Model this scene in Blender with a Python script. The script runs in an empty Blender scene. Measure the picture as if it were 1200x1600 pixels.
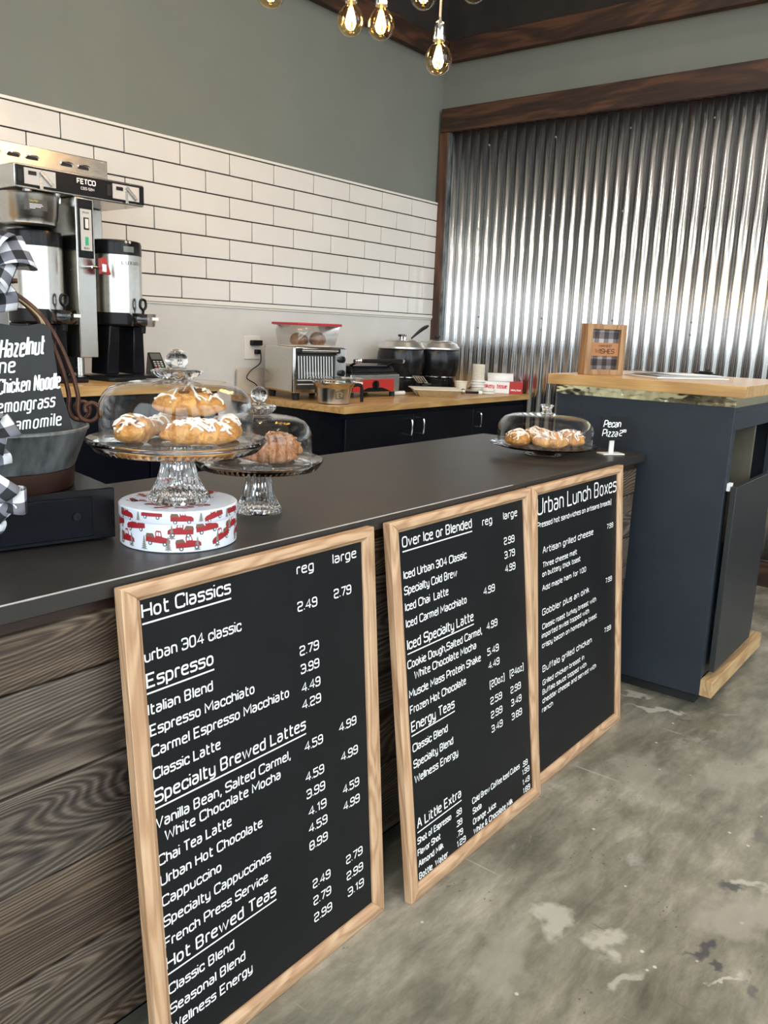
import bpy, math, random
from mathutils import Vector, Matrix
random.seed(4)
S = bpy.context.scene
COL = S.collection
PI = math.pi

# ---------------------------------------------------------------- camera
cam_d = bpy.data.cameras.new('camera')
cam = bpy.data.objects.new('camera', cam_d); COL.objects.link(cam)
cam_d.sensor_fit = 'VERTICAL'; cam_d.sensor_height = 36.0
cam_d.lens = 36.0 * 1295.95 / 1600.0
cam_d.clip_start = 0.05
def camera_matrix(loc, yaw, pitch, roll):
    f = Vector((math.sin(yaw)*math.cos(pitch), math.cos(yaw)*math.cos(pitch), math.sin(pitch)))
    r = Vector((math.cos(yaw), -math.sin(yaw), 0)); u = r.cross(f)
    r2 = r*math.cos(roll) + u*math.sin(roll); u2 = u*math.cos(roll) - r*math.sin(roll)
    m = Matrix.Identity(4)
    for i in range(3):
        m[i][0] = r2[i]; m[i][1] = u2[i]; m[i][2] = -f[i]; m[i][3] = loc[i]
    return m
cam.matrix_world = camera_matrix((0, 0, 1.32), 0.906945, -0.215707, 0.0395)
S.camera = cam
S.view_settings.view_transform = 'Standard'
S.view_settings.look = 'None'
S.view_settings.gamma = 1.0
S.view_settings.exposure = 0.0
S.view_settings.use_curve_mapping = False
S.cycles.transparent_max_bounces = 32
S.cycles.max_bounces = 14
S.cycles.transmission_bounces = 14

# ---------------------------------------------------------------- world: bright overcast sky over pale ground
W = bpy.data.worlds.new('overcast_sky'); S.world = W; W.use_nodes = True
wn = W.node_tree; wn.nodes.clear()
wo = wn.nodes.new('ShaderNodeOutputWorld'); wb = wn.nodes.new('ShaderNodeBackground')
tc = wn.nodes.new('ShaderNodeTexCoord'); sx = wn.nodes.new('ShaderNodeSeparateXYZ'); rp = wn.nodes.new('ShaderNodeValToRGB')
rp.color_ramp.elements[0].position = 0.47; rp.color_ramp.elements[0].color = (0.30, 0.29, 0.27, 1)
rp.color_ramp.elements[1].position = 0.53; rp.color_ramp.elements[1].color = (0.83, 0.93, 1.0, 1)
mr = wn.nodes.new('ShaderNodeMapRange'); mr.inputs['From Min'].default_value = -1
wn.links.new(tc.outputs['Generated'], sx.inputs[0]); wn.links.new(sx.outputs['Z'], mr.inputs['Value'])
wn.links.new(mr.outputs[0], rp.inputs[0]); wn.links.new(rp.outputs[0], wb.inputs[0])
wb.inputs[1].default_value = 5.3
wn.links.new(wb.outputs[0], wo.inputs[0])

# window openings in the street front (x0, x1, z0, z1) at y = FRONT; tops raised to light the corrugated wall
FRONT = -3.6
ADDED_SIDE_WIN = (-3.3, 2.4, 0.25, 5.4)  # added side window, unseen, throws more light on the corrugated wall
OPEN = [(-3.3, -1.0, 0.25, 5.4), (-0.65, 0.65, 0.03, 5.4), (1.0, 2.8, 0.25, 5.4), (3.1, 4.75, 0.25, 5.4)]
for i, (x0, x1, z0, z1) in enumerate(OPEN):
    ld = bpy.data.lights.new('daylight_portal', 'AREA'); ld.shape = 'RECTANGLE'
    ld.size = x1-x0; ld.size_y = z1-z0; ld.cycles.is_portal = True
    lo = bpy.data.objects.new('daylight_portal', ld); COL.objects.link(lo)
    lo.location = ((x0+x1)/2, FRONT-0.1, (z0+z1)/2); lo.rotation_euler = (PI/2, 0, 0)
ld = bpy.data.lights.new('daylight_portal', 'AREA'); ld.shape = 'RECTANGLE'; ld.size = ADDED_SIDE_WIN[3]-ADDED_SIDE_WIN[2]; ld.size_y = ADDED_SIDE_WIN[1]-ADDED_SIDE_WIN[0]; ld.cycles.is_portal = True
lo = bpy.data.objects.new('daylight_portal', ld); COL.objects.link(lo)
lo.location = (-3.62, (ADDED_SIDE_WIN[0]+ADDED_SIDE_WIN[1])/2, (ADDED_SIDE_WIN[2]+ADDED_SIDE_WIN[3])/2); lo.rotation_euler = (0, -PI/2, 0)
# added fill lamps in the ceiling, out of view (bodies built further down)
FILL_LAMPS = [(-1.4, -0.6), (0.6, -1.6), (2.6, -0.9), (3.9, 0.2), (0.6, 2.2)]
for x, y in FILL_LAMPS:
    ld = bpy.data.lights.new('fill_light', 'SPOT'); ld.energy = 120; ld.color = (1.0, 0.86, 0.7)
    ld.spot_size = 2.4; ld.spot_blend = 0.6; ld.shadow_soft_size = 0.05
    lo = bpy.data.objects.new('fill_light', ld); COL.objects.link(lo); lo.location = (x, y, 5.6)

# ================================================================ materials
def mat(name, col=(0.8,0.8,0.8), rough=0.5, metal=0.0, spec=0.5, trans=0.0, ior=1.5, emit=None, es=0.0, coat=0.0, alpha=1.0):
    m = bpy.data.materials.new(name); m.use_nodes = True
    b = m.node_tree.nodes['Principled BSDF']
    b.inputs['Base Color'].default_value = (*col, 1); b.inputs['Roughness'].default_value = rough
    b.inputs['Metallic'].default_value = metal; b.inputs['Specular IOR Level'].default_value = spec
    b.inputs['Transmission Weight'].default_value = trans; b.inputs['IOR'].default_value = ior
    b.inputs['Coat Weight'].default_value = coat
    if emit: b.inputs['Emission Color'].default_value = (*emit, 1); b.inputs['Emission Strength'].default_value = es
    return m
def nd(m, t, **kw):
    n = m.node_tree.nodes.new(t)
    for k, v in kw.items():
        if hasattr(n, k): setattr(n, k, v)
        else: n.inputs[k.replace('_', ' ')].default_value = v
    return n
def lk(m, a, b): m.node_tree.links.new(a, b)
def bsdf(m): return m.node_tree.nodes['Principled BSDF']
def coords(m, scale=(1,1,1), loc=(0,0,0), rot=(0,0,0), kind='Object'):
    t = nd(m, 'ShaderNodeTexCoord'); mp = nd(m, 'ShaderNodeMapping')
    mp.inputs['Scale'].default_value = scale; mp.inputs['Location'].default_value = loc; mp.inputs['Rotation'].default_value = rot
    lk(m, t.outputs[kind], mp.inputs[0]); return mp.outputs[0]
def ramp(m, fac, stops):
    r = nd(m, 'ShaderNodeValToRGB'); e = r.color_ramp.elements
    while len(e) < len(stops): e.new(0.5)
    for k, (p, c) in enumerate(stops):
        e[k].position = p; e[k].color = (*c, 1) if len(c) == 3 else c
    lk(m, fac, r.inputs[0]); return r.outputs[0]
def noise(m, vec, scale, detail=4, rough=0.55, dist=0.0):
    n = nd(m, 'ShaderNodeTexNoise'); n.inputs['Scale'].default_value = scale; n.inputs['Detail'].default_value = detail
    n.inputs['Roughness'].default_value = rough; n.inputs['Distortion'].default_value = dist
    lk(m, vec, n.inputs['Vector']); return n.outputs['Fac']
def mix(m, a, b, fac, blend='MIX'):
    n = nd(m, 'ShaderNodeMix', data_type='RGBA', blend_type=blend)
    for s, v in ((n.inputs[0], fac), (n.inputs[6], a), (n.inputs[7], b)):
        if isinstance(v, (int, float)): s.default_value = v
        elif isinstance(v, tuple): s.default_value = (*v, 1)
        else: lk(m, v, s)
    return n.outputs[2]
def math_(m, op, a, b=0.0):
    n = nd(m, 'ShaderNodeMath', operation=op)
    for s, v in ((n.inputs[0], a), (n.inputs[1], b)):
        if isinstance(v, (int, float)): s.default_value = v
        else: lk(m, v, s)
    return n.outputs[0]
def bump(m, h, strength=0.3, dist=0.01):
    b = nd(m, 'ShaderNodeBump'); b.inputs['Strength'].default_value = strength; b.inputs['Distance'].default_value = dist
    lk(m, h, b.inputs['Height']); lk(m, b.outputs[0], bsdf(m).inputs['Normal'])
def mottled(name, c1, c2, scale=8, rough=0.6, detail=5, lo=0.35, hi=0.65, bmp=0.0, **kw):
    m = mat(name, c1, rough, **kw); f = noise(m, coords(m), scale, detail)
    lk(m, ramp(m, f, [(lo, c1), (hi, c2)]), bsdf(m).inputs['Base Color'])
    if bmp: bump(m, f, bmp)
    return m
def wood(name, dark, mid, light, axis='x', fine=60, rough=0.5, along=1.2, rings=6.0, dist=4.0, coat=0.0, bmp=0.15):
    """straight-grained wood: growth rings cut lengthwise plus fine fibre"""
    m = mat(name, mid, rough, coat=coat)
    sc = {'x': (along*0.12, 1, 1), 'y': (1, along*0.12, 1), 'z': (1, 1, along*0.12)}[axis]
    v = coords(m, sc)
    big = noise(m, v, rings*1.6, 3, 0.5, dist*0.12)
    w = nd(m, 'ShaderNodeMath', operation='SINE'); lk(m, math_(m, 'MULTIPLY', big, rings*9), w.inputs[0])
    sf = {'x': (0.03, 1, 1), 'y': (1, 0.03, 1), 'z': (1, 1, 0.03)}[axis]
    fib = noise(m, coords(m, sf), fine*6, 3, 0.6)
    f = math_(m, 'ADD', math_(m, 'MULTIPLY', w.outputs[0], 0.17), math_(m, 'ADD', math_(m, 'MULTIPLY', fib, 0.55), 0.22))
    lk(m, ramp(m, f, [(0.22, dark), (0.5, mid), (0.8, light)]), bsdf(m).inputs['Base Color'])
    if bmp: bump(m, f, bmp, 0.002)
    return m
def thin_glass(name, tint=(1,1,1), base=0.04, ior=1.45, rough=0.0):
    """thin clear sheet: passes light straight through, mirrors more at glancing angles"""
    m = bpy.data.materials.new(name); m.use_nodes = True; nt = m.node_tree; nt.nodes.clear()
    o = nd(m, 'ShaderNodeOutputMaterial'); mx = nd(m, 'ShaderNodeMixShader')
    t = nd(m, 'ShaderNodeBsdfTransparent'); t.inputs[0].default_value = (*tint, 1)
    g = nd(m, 'ShaderNodeBsdfGlossy'); g.inputs['Roughness'].default_value = rough; g.inputs['Color'].default_value = (1, 1, 1, 1)
    lw = nd(m, 'ShaderNodeLayerWeight'); lw.inputs[0].default_value = 0.5
    add = math_(m, 'ADD', math_(m, 'MULTIPLY', math_(m, 'POWER', lw.outputs['Facing'], 4.0), 0.85), base)
    lk(m, add, mx.inputs[0]); lk(m, t.outputs[0], mx.inputs[1]); lk(m, g.outputs[0], mx.inputs[2]); lk(m, mx.outputs[0], o.inputs[0])
    return m

M = {}
M['green'] = mottled('sage_green_paint', (0.146,0.160,0.140), (0.157,0.171,0.150), 3, 0.75)
M['tile'] = mottled('white_glazed_tile', (0.62,0.595,0.56), (0.66,0.635,0.60), 2.0, 0.11)
bump(M['tile'], noise(M['tile'], coords(M['tile'], (1,1,0.3)), 14, 2), 0.06, 0.01)
M['grout'] = mat('dark_brown_grout', (0.020,0.014,0.012), 0.9)
M['splash'] = mottled('white_wall_panel', (0.54,0.53,0.505), (0.59,0.575,0.55), 4, 0.45)
M['trimwhite'] = mat('white_trim', (0.68,0.66,0.61), 0.35)
M['ceil'] = mottled('dark_ceiling_paint', (0.010,0.008,0.007), (0.018,0.014,0.012), 6, 0.8)
M['plain'] = mat('pale_wall_paint', (0.74,0.72,0.68), 0.8)  # unseen walls and ceiling, whitened to brighten the metal wall
M['beam'] = wood('dark_stained_beam', (0.012,0.005,0.003), (0.040,0.016,0.007), (0.10,0.041,0.018), 'y', 14, 0.55, rings=4)
M['beamx'] = wood('dark_stained_beam_x', (0.012,0.005,0.003), (0.040,0.016,0.007), (0.10,0.041,0.018), 'x', 14, 0.55, rings=4)
M['beamz'] = wood('dark_stained_post', (0.020,0.008,0.005), (0.060,0.024,0.012), (0.14,0.060,0.028), 'z', 14, 0.55, rings=4)
def metal(name, col, rough, sp=40, var=0.12, metalness=1.0, stretch=(1,1,1)):
    m = mat(name, col, rough, metalness); f = noise(m, coords(m, stretch), sp, 3)
    lk(m, ramp(m, f, [(0.3, tuple(c*(1-var) for c in col)), (0.7, tuple(min(1, c*(1+var)) for c in col))]), bsdf(m).inputs['Base Color'])
    rr = nd(m, 'ShaderNodeMapRange'); rr.inputs['To Min'].default_value = rough*0.8; rr.inputs['To Max'].default_value = rough*1.25
    if sp > 12: lk(m, f, rr.inputs['Value']); lk(m, rr.outputs[0], bsdf(m).inputs['Roughness'])
    return m
M['corr'] = metal('corrugated_galvanised_steel', (0.74,0.765,0.80), 0.23, 10, 0.05, stretch=(1,1,0.06))
M['steel'] = metal('brushed_stainless_steel', (0.56,0.54,0.50), 0.24, 30, 0.06, stretch=(1,1,8))
M['chrome'] = mat('polished_chrome', (0.75,0.75,0.76), 0.07, 1.0)
M['galv'] = metal('weathered_galvanised_zinc', (0.22,0.24,0.245), 0.45, 30, 0.6, 0.7, (1,1,0.3))
M['brass'] = metal('crinkled_brass_strip', (0.80,0.74,0.48), 0.10, 40, 0.10)
bump(M['brass'], noise(M['brass'], coords(M['brass'], (1,1,2)), 9, 2), 0.22, 0.02)
M['alu'] = metal('crimped_aluminium_foil', (0.72,0.72,0.71), 0.3, 60, 0.1)
M['laminate'] = mottled('black_laminate', (0.023,0.020,0.018), (0.030,0.026,0.023), 5, 0.40, spec=0.45)
M['edgewear'] = mat('worn_white_edge', (0.34,0.32,0.30), 0.7)
M['black'] = mat('black_plastic', (0.006,0.006,0.007), 0.35, spec=0.25)
M['satinblack'] = mat('satin_black_paint', (0.006,0.006,0.008), 0.25, spec=0.22)
M['cabinet'] = mottled('near_black_cabinet_paint', (0.0035,0.004,0.007), (0.005,0.006,0.009), 6, 0.25, spec=0.15)
M['rubber'] = mat('black_rubber', (0.008,0.008,0.008), 0.7)
M['navy'] = mottled('dark_navy_paint', (0.020,0.025,0.033), (0.024,0.030,0.039), 7, 0.45, spec=0.3)
M['navydark'] = mottled('dark_charcoal_door_paint', (0.022,0.024,0.026), (0.026,0.028,0.029), 7, 0.40, spec=0.35)
M['inside'] = mottled('raw_brown_interior', (0.10,0.085,0.055), (0.13,0.11,0.075), 8, 0.7)
M['oak'] = wood('oak_laminate', (0.33,0.18,0.062), (0.47,0.275,0.10), (0.56,0.35,0.145), 'x', 40, 0.32, rings=5, bmp=0.03)
M['oaky'] = wood('oak_laminate_y', (0.33,0.18,0.062), (0.47,0.275,0.10), (0.56,0.35,0.145), 'y', 40, 0.32, rings=5, bmp=0.03)
M['pine'] = wood('raw_pine', (0.32,0.185,0.08), (0.43,0.265,0.12), (0.52,0.35,0.18), 'x', 30, 0.6)
M['railx'] = wood('pinkish_oak_moulding', (0.34,0.18,0.092), (0.49,0.30,0.17), (0.58,0.385,0.235), 'x', 30, 0.45, rings=7)
M['railz'] = wood('pinkish_oak_moulding_z', (0.34,0.18,0.092), (0.49,0.30,0.17), (0.58,0.385,0.235), 'z', 30, 0.45, rings=7)
M['framewood'] = wood('brown_frame_wood', (0.20,0.10,0.04), (0.33,0.18,0.08), (0.42,0.25,0.12), 'z', 30, 0.6)
M['chalk'] = mottled('black_board_face', (0.0075,0.008,0.009), (0.009,0.010,0.011), 8, 0.4, spec=0.18)
M['slate'] = mottled('chalkboard_grey', (0.022,0.023,0.024), (0.030,0.031,0.032), 12, 0.6, spec=0.25)
M['white'] = mat('white_lettering', (0.85,0.85,0.84), 0.6)
M['paper'] = mat('white_paper', (0.78,0.77,0.75), 0.8)
M['cream'] = mottled('cream_paper', (0.66,0.60,0.49), (0.72,0.66,0.55), 10, 0.8)
M['palewood'] = mat('pale_birch', (0.74,0.68,0.56), 0.6)
M['leather'] = mat('tan_leather_band', (0.36,0.15,0.05), 0.6)
M['darkprint'] = mat('dark_brown_print', (0.05,0.02,0.01), 0.7)
M['brownwood'] = mottled('dark_red_brown_wood', (0.020,0.007,0.004), (0.030,0.011,0.006), 10, 0.4, spec=0.3)
M['rust'] = mottled('rust_brown_iron', (0.07,0.03,0.02), (0.14,0.065,0.04), 40, 0.45, metal=0.6)
M['twine'] = mat('jute_twine', (0.40,0.30,0.17), 0.9)
M['red'] = mat('red_enamel', (0.40,0.024,0.020), 0.3)
M['redlid'] = mat('red_plastic_lid', (0.42,0.015,0.030), 0.35)
M['redprint'] = mat('dark_red_print', (0.30,0.012,0.018), 0.45)
M['redtext'] = mat('red_print', (0.60,0.03,0.03), 0.6)
M['greyprint'] = mat('grey_tree_print', (0.20,0.20,0.17), 0.6)
M['brownprint'] = mat('brown_barrel_print', (0.16,0.08,0.05), 0.6)
M['tin'] = mottled('white_printed_tin', (0.66,0.68,0.76), (0.74,0.76,0.82), 9, 0.3)
M['lens'] = mat('green_lamp_lens', (0.01,0.20,0.09), 0.2, emit=(0.02,0.5,0.22), es=0.4)
M['ovenglass'] = mat('dark_oven_glass', (0.05,0.055,0.06), 0.06, spec=1.0, metal=0.35)
M['wire'] = mat('nickel_wire_and_reflection', (0.85,0.85,0.84), 0.45, 0.6)  # also colours the modelled reflections on the oven door
M['lidsteel'] = mat('polished_lid_steel', (0.74,0.72,0.69), 0.30, 1.0)
M['lcd'] = mat('lcd_glass', (0.12,0.14,0.12), 0.2)
M['greypanel'] = mat('light_grey_control_plate', (0.50,0.49,0.47), 0.4)
M['label'] = mat('dark_grey_label', (0.06,0.058,0.05), 0.5)
M['yellow'] = mat('yellow_print', (0.55,0.42,0.06), 0.6)
M['glass'] = mat('pressed_clear_glass', (1,1,1), 0.0, trans=1.0, ior=1.48)
M['dome'] = thin_glass('clear_glass_dome', (0.99,0.99,0.99), 0.022)
M['clearplastic'] = thin_glass('clear_plastic', (0.93,0.93,0.92), 0.06, 1.4, 0.05)
M['smoked'] = thin_glass('smoky_clear_plastic', (0.70,0.68,0.68), 0.06, 1.45, 0.03)
M['pane'] = thin_glass('window_pane_glass', (0.97,0.98,0.98), 0.04)
M['bulb'] = thin_glass('amber_bulb_glass', (1.0,0.84,0.58), 0.05)
M['filament'] = mat('glowing_filament', (1,0.6,0.2), 0.5, emit=(1.0,0.62,0.22), es=90.0)
M['lampglow'] = mat('fill_lamp_lens', (1,1,1), 0.5, emit=(1.0,0.86,0.7), es=6.0)
M['cord'] = mat('pale_fabric_cord', (0.42,0.38,0.32), 0.8)
M['steelframe'] = mat('dark_window_frame', (0.03,0.03,0.03), 0.4)
M['beige'] = mat('beige_board', (0.50,0.45,0.38), 0.5)
M['icing'] = mat('white_icing', (0.82,0.76,0.68), 0.35)
M['kettle'] = mat('black_kettle_enamel', (0.006,0.006,0.007), 0.22, spec=0.3)
def bake(name, lo, mid, hi, sc=26, scale=(1,1,1)):
    m = mat(name, mid, 0.6, spec=0.3); v = coords(m, scale); f = noise(m, v, sc, 6, 0.65, 0.6); g = noise(m, coords(m), sc*6, 2)
    f2 = math_(m, 'ADD', math_(m, 'MULTIPLY', f, 0.8), math_(m, 'MULTIPLY', g, 0.2))
    lk(m, ramp(m, f2, [(0.32, lo), (0.5, mid), (0.68, hi)]), bsdf(m).inputs['Base Color']); bump(m, f2, 0.5, 0.006)
    return m
M['danish'] = bake('golden_baked_pastry', (0.20,0.06,0.012), (0.50,0.22,0.05), (0.74,0.44,0.15), 55)
M['croissant'] = bake('brown_sugared_croissant', (0.12,0.035,0.010), (0.30,0.115,0.035), (0.56,0.33,0.17), 60, (2.5,1,1))
M['filling'] = bake('dark_nut_filling', (0.07,0.022,0.010), (0.16,0.055,0.02), (0.30,0.12,0.05), 120)
M['nuts'] = bake('pecan_bits', (0.16,0.06,0.02), (0.34,0.16,0.07), (0.62,0.45,0.28), 150)
M['bun'] = bake('brown_bread_crust', (0.16,0.06,0.025), (0.30,0.135,0.06), (0.42,0.22,0.11), 55)

PALE, TAR, DUST = (0.50,0.46,0.385), (0.055,0.055,0.062), (0.36,0.325,0.265)
FLOOR_MARKS = [
    (1.59,0.69,0.075,0.040,0.5,PALE,.75), (1.61,0.56,0.065,0.035,-0.6,PALE,.75), (1.52,0.50,0.05,0.02,-0.3,PALE,.6),
    (2.00,0.41,0.055,0.018,-0.9,TAR,.75), (2.04,0.385,0.04,0.02,-0.9,PALE,.7), (1.73,0.39,0.060,0.016,-0.55,TAR,.85), (1.69,0.365,0.02,0.016,0,TAR,.8), (1.66,0.335,0.045,0.008,-0.5,PALE,.8),
    (1.675,0.28,0.035,0.022,0.4,TAR,.55), (2.27,0.41,0.05,0.03,0.2,TAR,.4), (2.86,0.93,0.13,0.016,-1.2,PALE,.8), (2.93,1.04,0.09,0.02,-1.1,PALE,.7), (2.84,0.82,0.05,0.02,-1.2,TAR,.5),
    (2.37,0.80,0.16,0.09,0.5,DUST,.55), (1.90,0.36,0.20,0.08,-0.7,DUST,.7), (1.40,0.72,0.14,0.07,0.3,DUST,.5), (2.6,0.55,0.22,0.08,-0.5,DUST,.5), (3.3,0.5,0.25,0.07,-0.4,PALE,.35), (4.0,0.75,0.3,0.09,-0.3,PALE,.4)]
def concrete():
    m = mat('polished_concrete', (0.25,0.24,0.20), 0.35)
    v = coords(m)
    a = noise(m, v, 1.6, 7, 0.62, 0.15); b = noise(m, coords(m, (1, 3.2, 1), rot=(0,0,0.35)), 4.5, 10, 0.74, 0.25)
    c = ramp(m, math_(m, 'ADD', math_(m, 'MULTIPLY', a, 0.5), math_(m, 'MULTIPLY', b, 0.5)),
             [(0.37, (0.098,0.089,0.066)), (0.46, (0.172,0.156,0.118)), (0.53, (0.248,0.224,0.172)), (0.63, (0.40,0.36,0.285))])
    # pale scuffed patches, dark spots, scratches, white flecks
    p = ramp(m, noise(m, coords(m, loc=(3.1,1.7,0)), 2.3, 10, 0.72, 0.5), [(0.58, (0,0,0)), (0.68, (1,1,1))])
    c = mix(m, c, (0.47,0.44,0.38), math_(m, 'MULTIPLY', p, 0.6))
    d = ramp(m, noise(m, coords(m, loc=(7.7,2.2,0)), 3.4, 6, 0.6, 0.4), [(0.69, (0,0,0)), (0.73, (1,1,1))])
    c = mix(m, c, (0.09,0.09,0.095), math_(m, 'MULTIPLY', d, 0.75))
    vo = nd(m, 'ShaderNodeTexVoronoi'); vo.inputs['Scale'].default_value = 11; lk(m, coords(m, (1,1,1), loc=(.3,.2,0)), vo.inputs['Vector'])
    fl = ramp(m, vo.outputs['Distance'], [(0.035, (1,1,1)), (0.06, (0,0,0))])
    c = mix(m, c, (0.62,0.60,0.54), math_(m, 'MULTIPLY', fl, 0.8))
    for r, sc in ((0.4, 5), (1.3, 6), (2.3, 4)):
        s = ramp(m, noise(m, coords(m, (1, 0.10, 1), loc=(r*5,r,0), rot=(0,0,r)), sc*5, 2, 0.5), [(0.735, (0,0,0)), (0.76, (1,1,1))])
        c = mix(m, c, (0.45,0.43,0.38) if r != 1.3 else (0.10,0.09,0.08), math_(m, 'MULTIPLY', s, 0.5))
    # individual repairs, spalls and tar spots lying where the floor has them: (x, y, half length, half width, turn, colour, strength)
    warp = nd(m, 'ShaderNodeTexNoise'); warp.inputs['Scale'].default_value = 14; warp.inputs['Detail'].default_value = 6; lk(m, v, warp.inputs['Vector'])
    wv = nd(m, 'ShaderNodeVectorMath', operation='MULTIPLY_ADD'); lk(m, warp.outputs['Color'], wv.inputs[0]); wv.inputs[1].default_value = (0.16,0.16,0); 
    sb = nd(m, 'ShaderNodeVectorMath', operation='SUBTRACT'); lk(m, v, sb.inputs[0]); sb.inputs[1].default_value = (0.08,0.08,0); lk(m, sb.outputs[0], wv.inputs[2])
    for x, y, rx, ry, rt, cl, k in FLOOR_MARKS:
        mp = nd(m, 'ShaderNodeMapping', vector_type='TEXTURE'); mp.inputs['Location'].default_value = (x, y, 0); mp.inputs['Rotation'].default_value = (0,0,rt); mp.inputs['Scale'].default_value = (rx, ry, 1)
        lk(m, wv.outputs[0], mp.inputs[0]); ln = nd(m, 'ShaderNodeVectorMath', operation='LENGTH'); lk(m, mp.outputs[0], ln.inputs[0])
        msk = ramp(m, ln.outputs['Value'], [(0.55, (1,1,1)), (1.0, (0,0,0))]); c = mix(m, c, cl, math_(m, 'MULTIPLY', msk, k))
    pits = nd(m, 'ShaderNodeTexVoronoi'); pits.inputs['Scale'].default_value = 34; lk(m, coords(m, (1,1.6,1), rot=(0,0,.6)), pits.inputs['Vector'])
    pm = ramp(m, pits.outputs['Distance'], [(0.10, (1,1,1)), (0.16, (0,0,0))]); pz = ramp(m, noise(m, v, 3.0, 3), [(0.54, (0,0,0)), (0.60, (1,1,1))])
    c = mix(m, c, (0.07,0.065,0.055), math_(m, 'MULTIPLY', math_(m, 'MULTIPLY', pm, pz), 0.7))
    lk(m, c, bsdf(m).inputs['Base Color'])
    rr = nd(m, 'ShaderNodeMapRange'); rr.inputs['To Min'].default_value = 0.25; rr.inputs['To Max'].default_value = 0.55
    lk(m, b, rr.inputs['Value']); lk(m, rr.outputs[0], bsdf(m).inputs['Roughness']); bump(m, b, 0.08, 0.004)
    return m
M['concrete'] = concrete()

def planks():
    """weathered, wire-brushed pine boards; every board (one per height band) has its own grain"""
    m = mat('weathered_plank_wood', (0.1,0.07,0.05), 0.5)
    t = nd(m, 'ShaderNodeTexCoord'); s = nd(m, 'ShaderNodeSeparateXYZ'); lk(m, t.outputs['Object'], s.inputs[0])
    idx = math_(m, 'FLOOR', math_(m, 'DIVIDE', math_(m, 'ADD', s.outputs['Z'], -0.110), 0.1655))
    cb = nd(m, 'ShaderNodeCombineXYZ')
    lk(m, math_(m, 'ADD', math_(m, 'MULTIPLY', s.outputs['X'], 0.20), math_(m, 'MULTIPLY', idx, 3.71)), cb.inputs[0])
    lk(m, math_(m, 'MULTIPLY', idx, 1.93), cb.inputs[1]); lk(m, s.outputs['Z'], cb.inputs[2])
    big = noise(m, cb.outputs[0], 5.5, 1.5, 0.4, 0.25)
    ring = nd(m, 'ShaderNodeMath', operation='SINE'); lk(m, math_(m, 'MULTIPLY', big, 330), ring.inputs[0])
    cf = nd(m, 'ShaderNodeCombineXYZ')
    lk(m, math_(m, 'MULTIPLY', s.outputs['X'], 0.018), cf.inputs[0]); lk(m, idx, cf.inputs[1]); lk(m, s.outputs['Z'], cf.inputs[2])
    fib = noise(m, cf.outputs[0], 210, 3, 0.6)
    tone = nd(m, 'ShaderNodeTexWhiteNoise', noise_dimensions='1D'); lk(m, idx, tone.inputs['W'])
    wash = noise(m, cb.outputs[0], 9, 5, 0.6)
    f = math_(m, 'ADD', math_(m, 'MULTIPLY', ring.outputs[0], 0.10), math_(m, 'ADD', math_(m, 'MULTIPLY', fib, 0.50), math_(m, 'MULTIPLY', wash, 0.42)))
    brown = ramp(m, f, [(0.24, (0.012,0.007,0.005)), (0.44, (0.060,0.038,0.024)), (0.62, (0.155,0.108,0.068)), (0.80, (0.33,0.26,0.19))])
    grey = ramp(m, f, [(0.24, (0.014,0.011,0.010)), (0.44, (0.070,0.056,0.046)), (0.62, (0.165,0.140,0.118)), (0.80, (0.34,0.30,0.26))])
    lk(m, mix(m, brown, grey, math_(m, 'MULTIPLY', tone.outputs['Value'], 0.65)), bsdf(m).inputs['Base Color'])
    bump(m, f, 0.5, 0.003); return m
M['planks'] = planks()

def plaid(name, n, c0, c1, c2):
    m = mat(name, c0, 0.85); t = nd(m, 'ShaderNodeUVMap'); s = nd(m, 'ShaderNodeSeparateXYZ'); lk(m, t.outputs[0], s.inputs[0])
    st = []
    for k in (0, 1):
        st.append(math_(m, 'GREATER_THAN', math_(m, 'FRACT', math_(m, 'MULTIPLY', s.outputs[k], n)), 0.5))
    f = math_(m, 'MULTIPLY', math_(m, 'ADD', st[0], st[1]), 0.5)
    r = nd(m, 'ShaderNodeValToRGB'); r.color_ramp.interpolation = 'CONSTANT'; e = r.color_ramp.elements; e.new(0.5)
    for k, (p, c) in enumerate(((0.0, c0), (0.4, c1), (0.8, c2))): e[k].position = p; e[k].color = (*c, 1)
    lk(m, f, r.inputs[0]); lk(m, r.outputs[0], bsdf(m).inputs['Base Color'])
    return m
M['plaid'] = plaid('black_white_check_fabric', 1.0, (0.70,0.70,0.72), (0.16,0.16,0.19), (0.012,0.012,0.015))
M['plaid2'] = plaid('grey_check_fabric', 1.0, (0.36,0.33,0.33), (0.15,0.135,0.14), (0.05,0.042,0.045))

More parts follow.
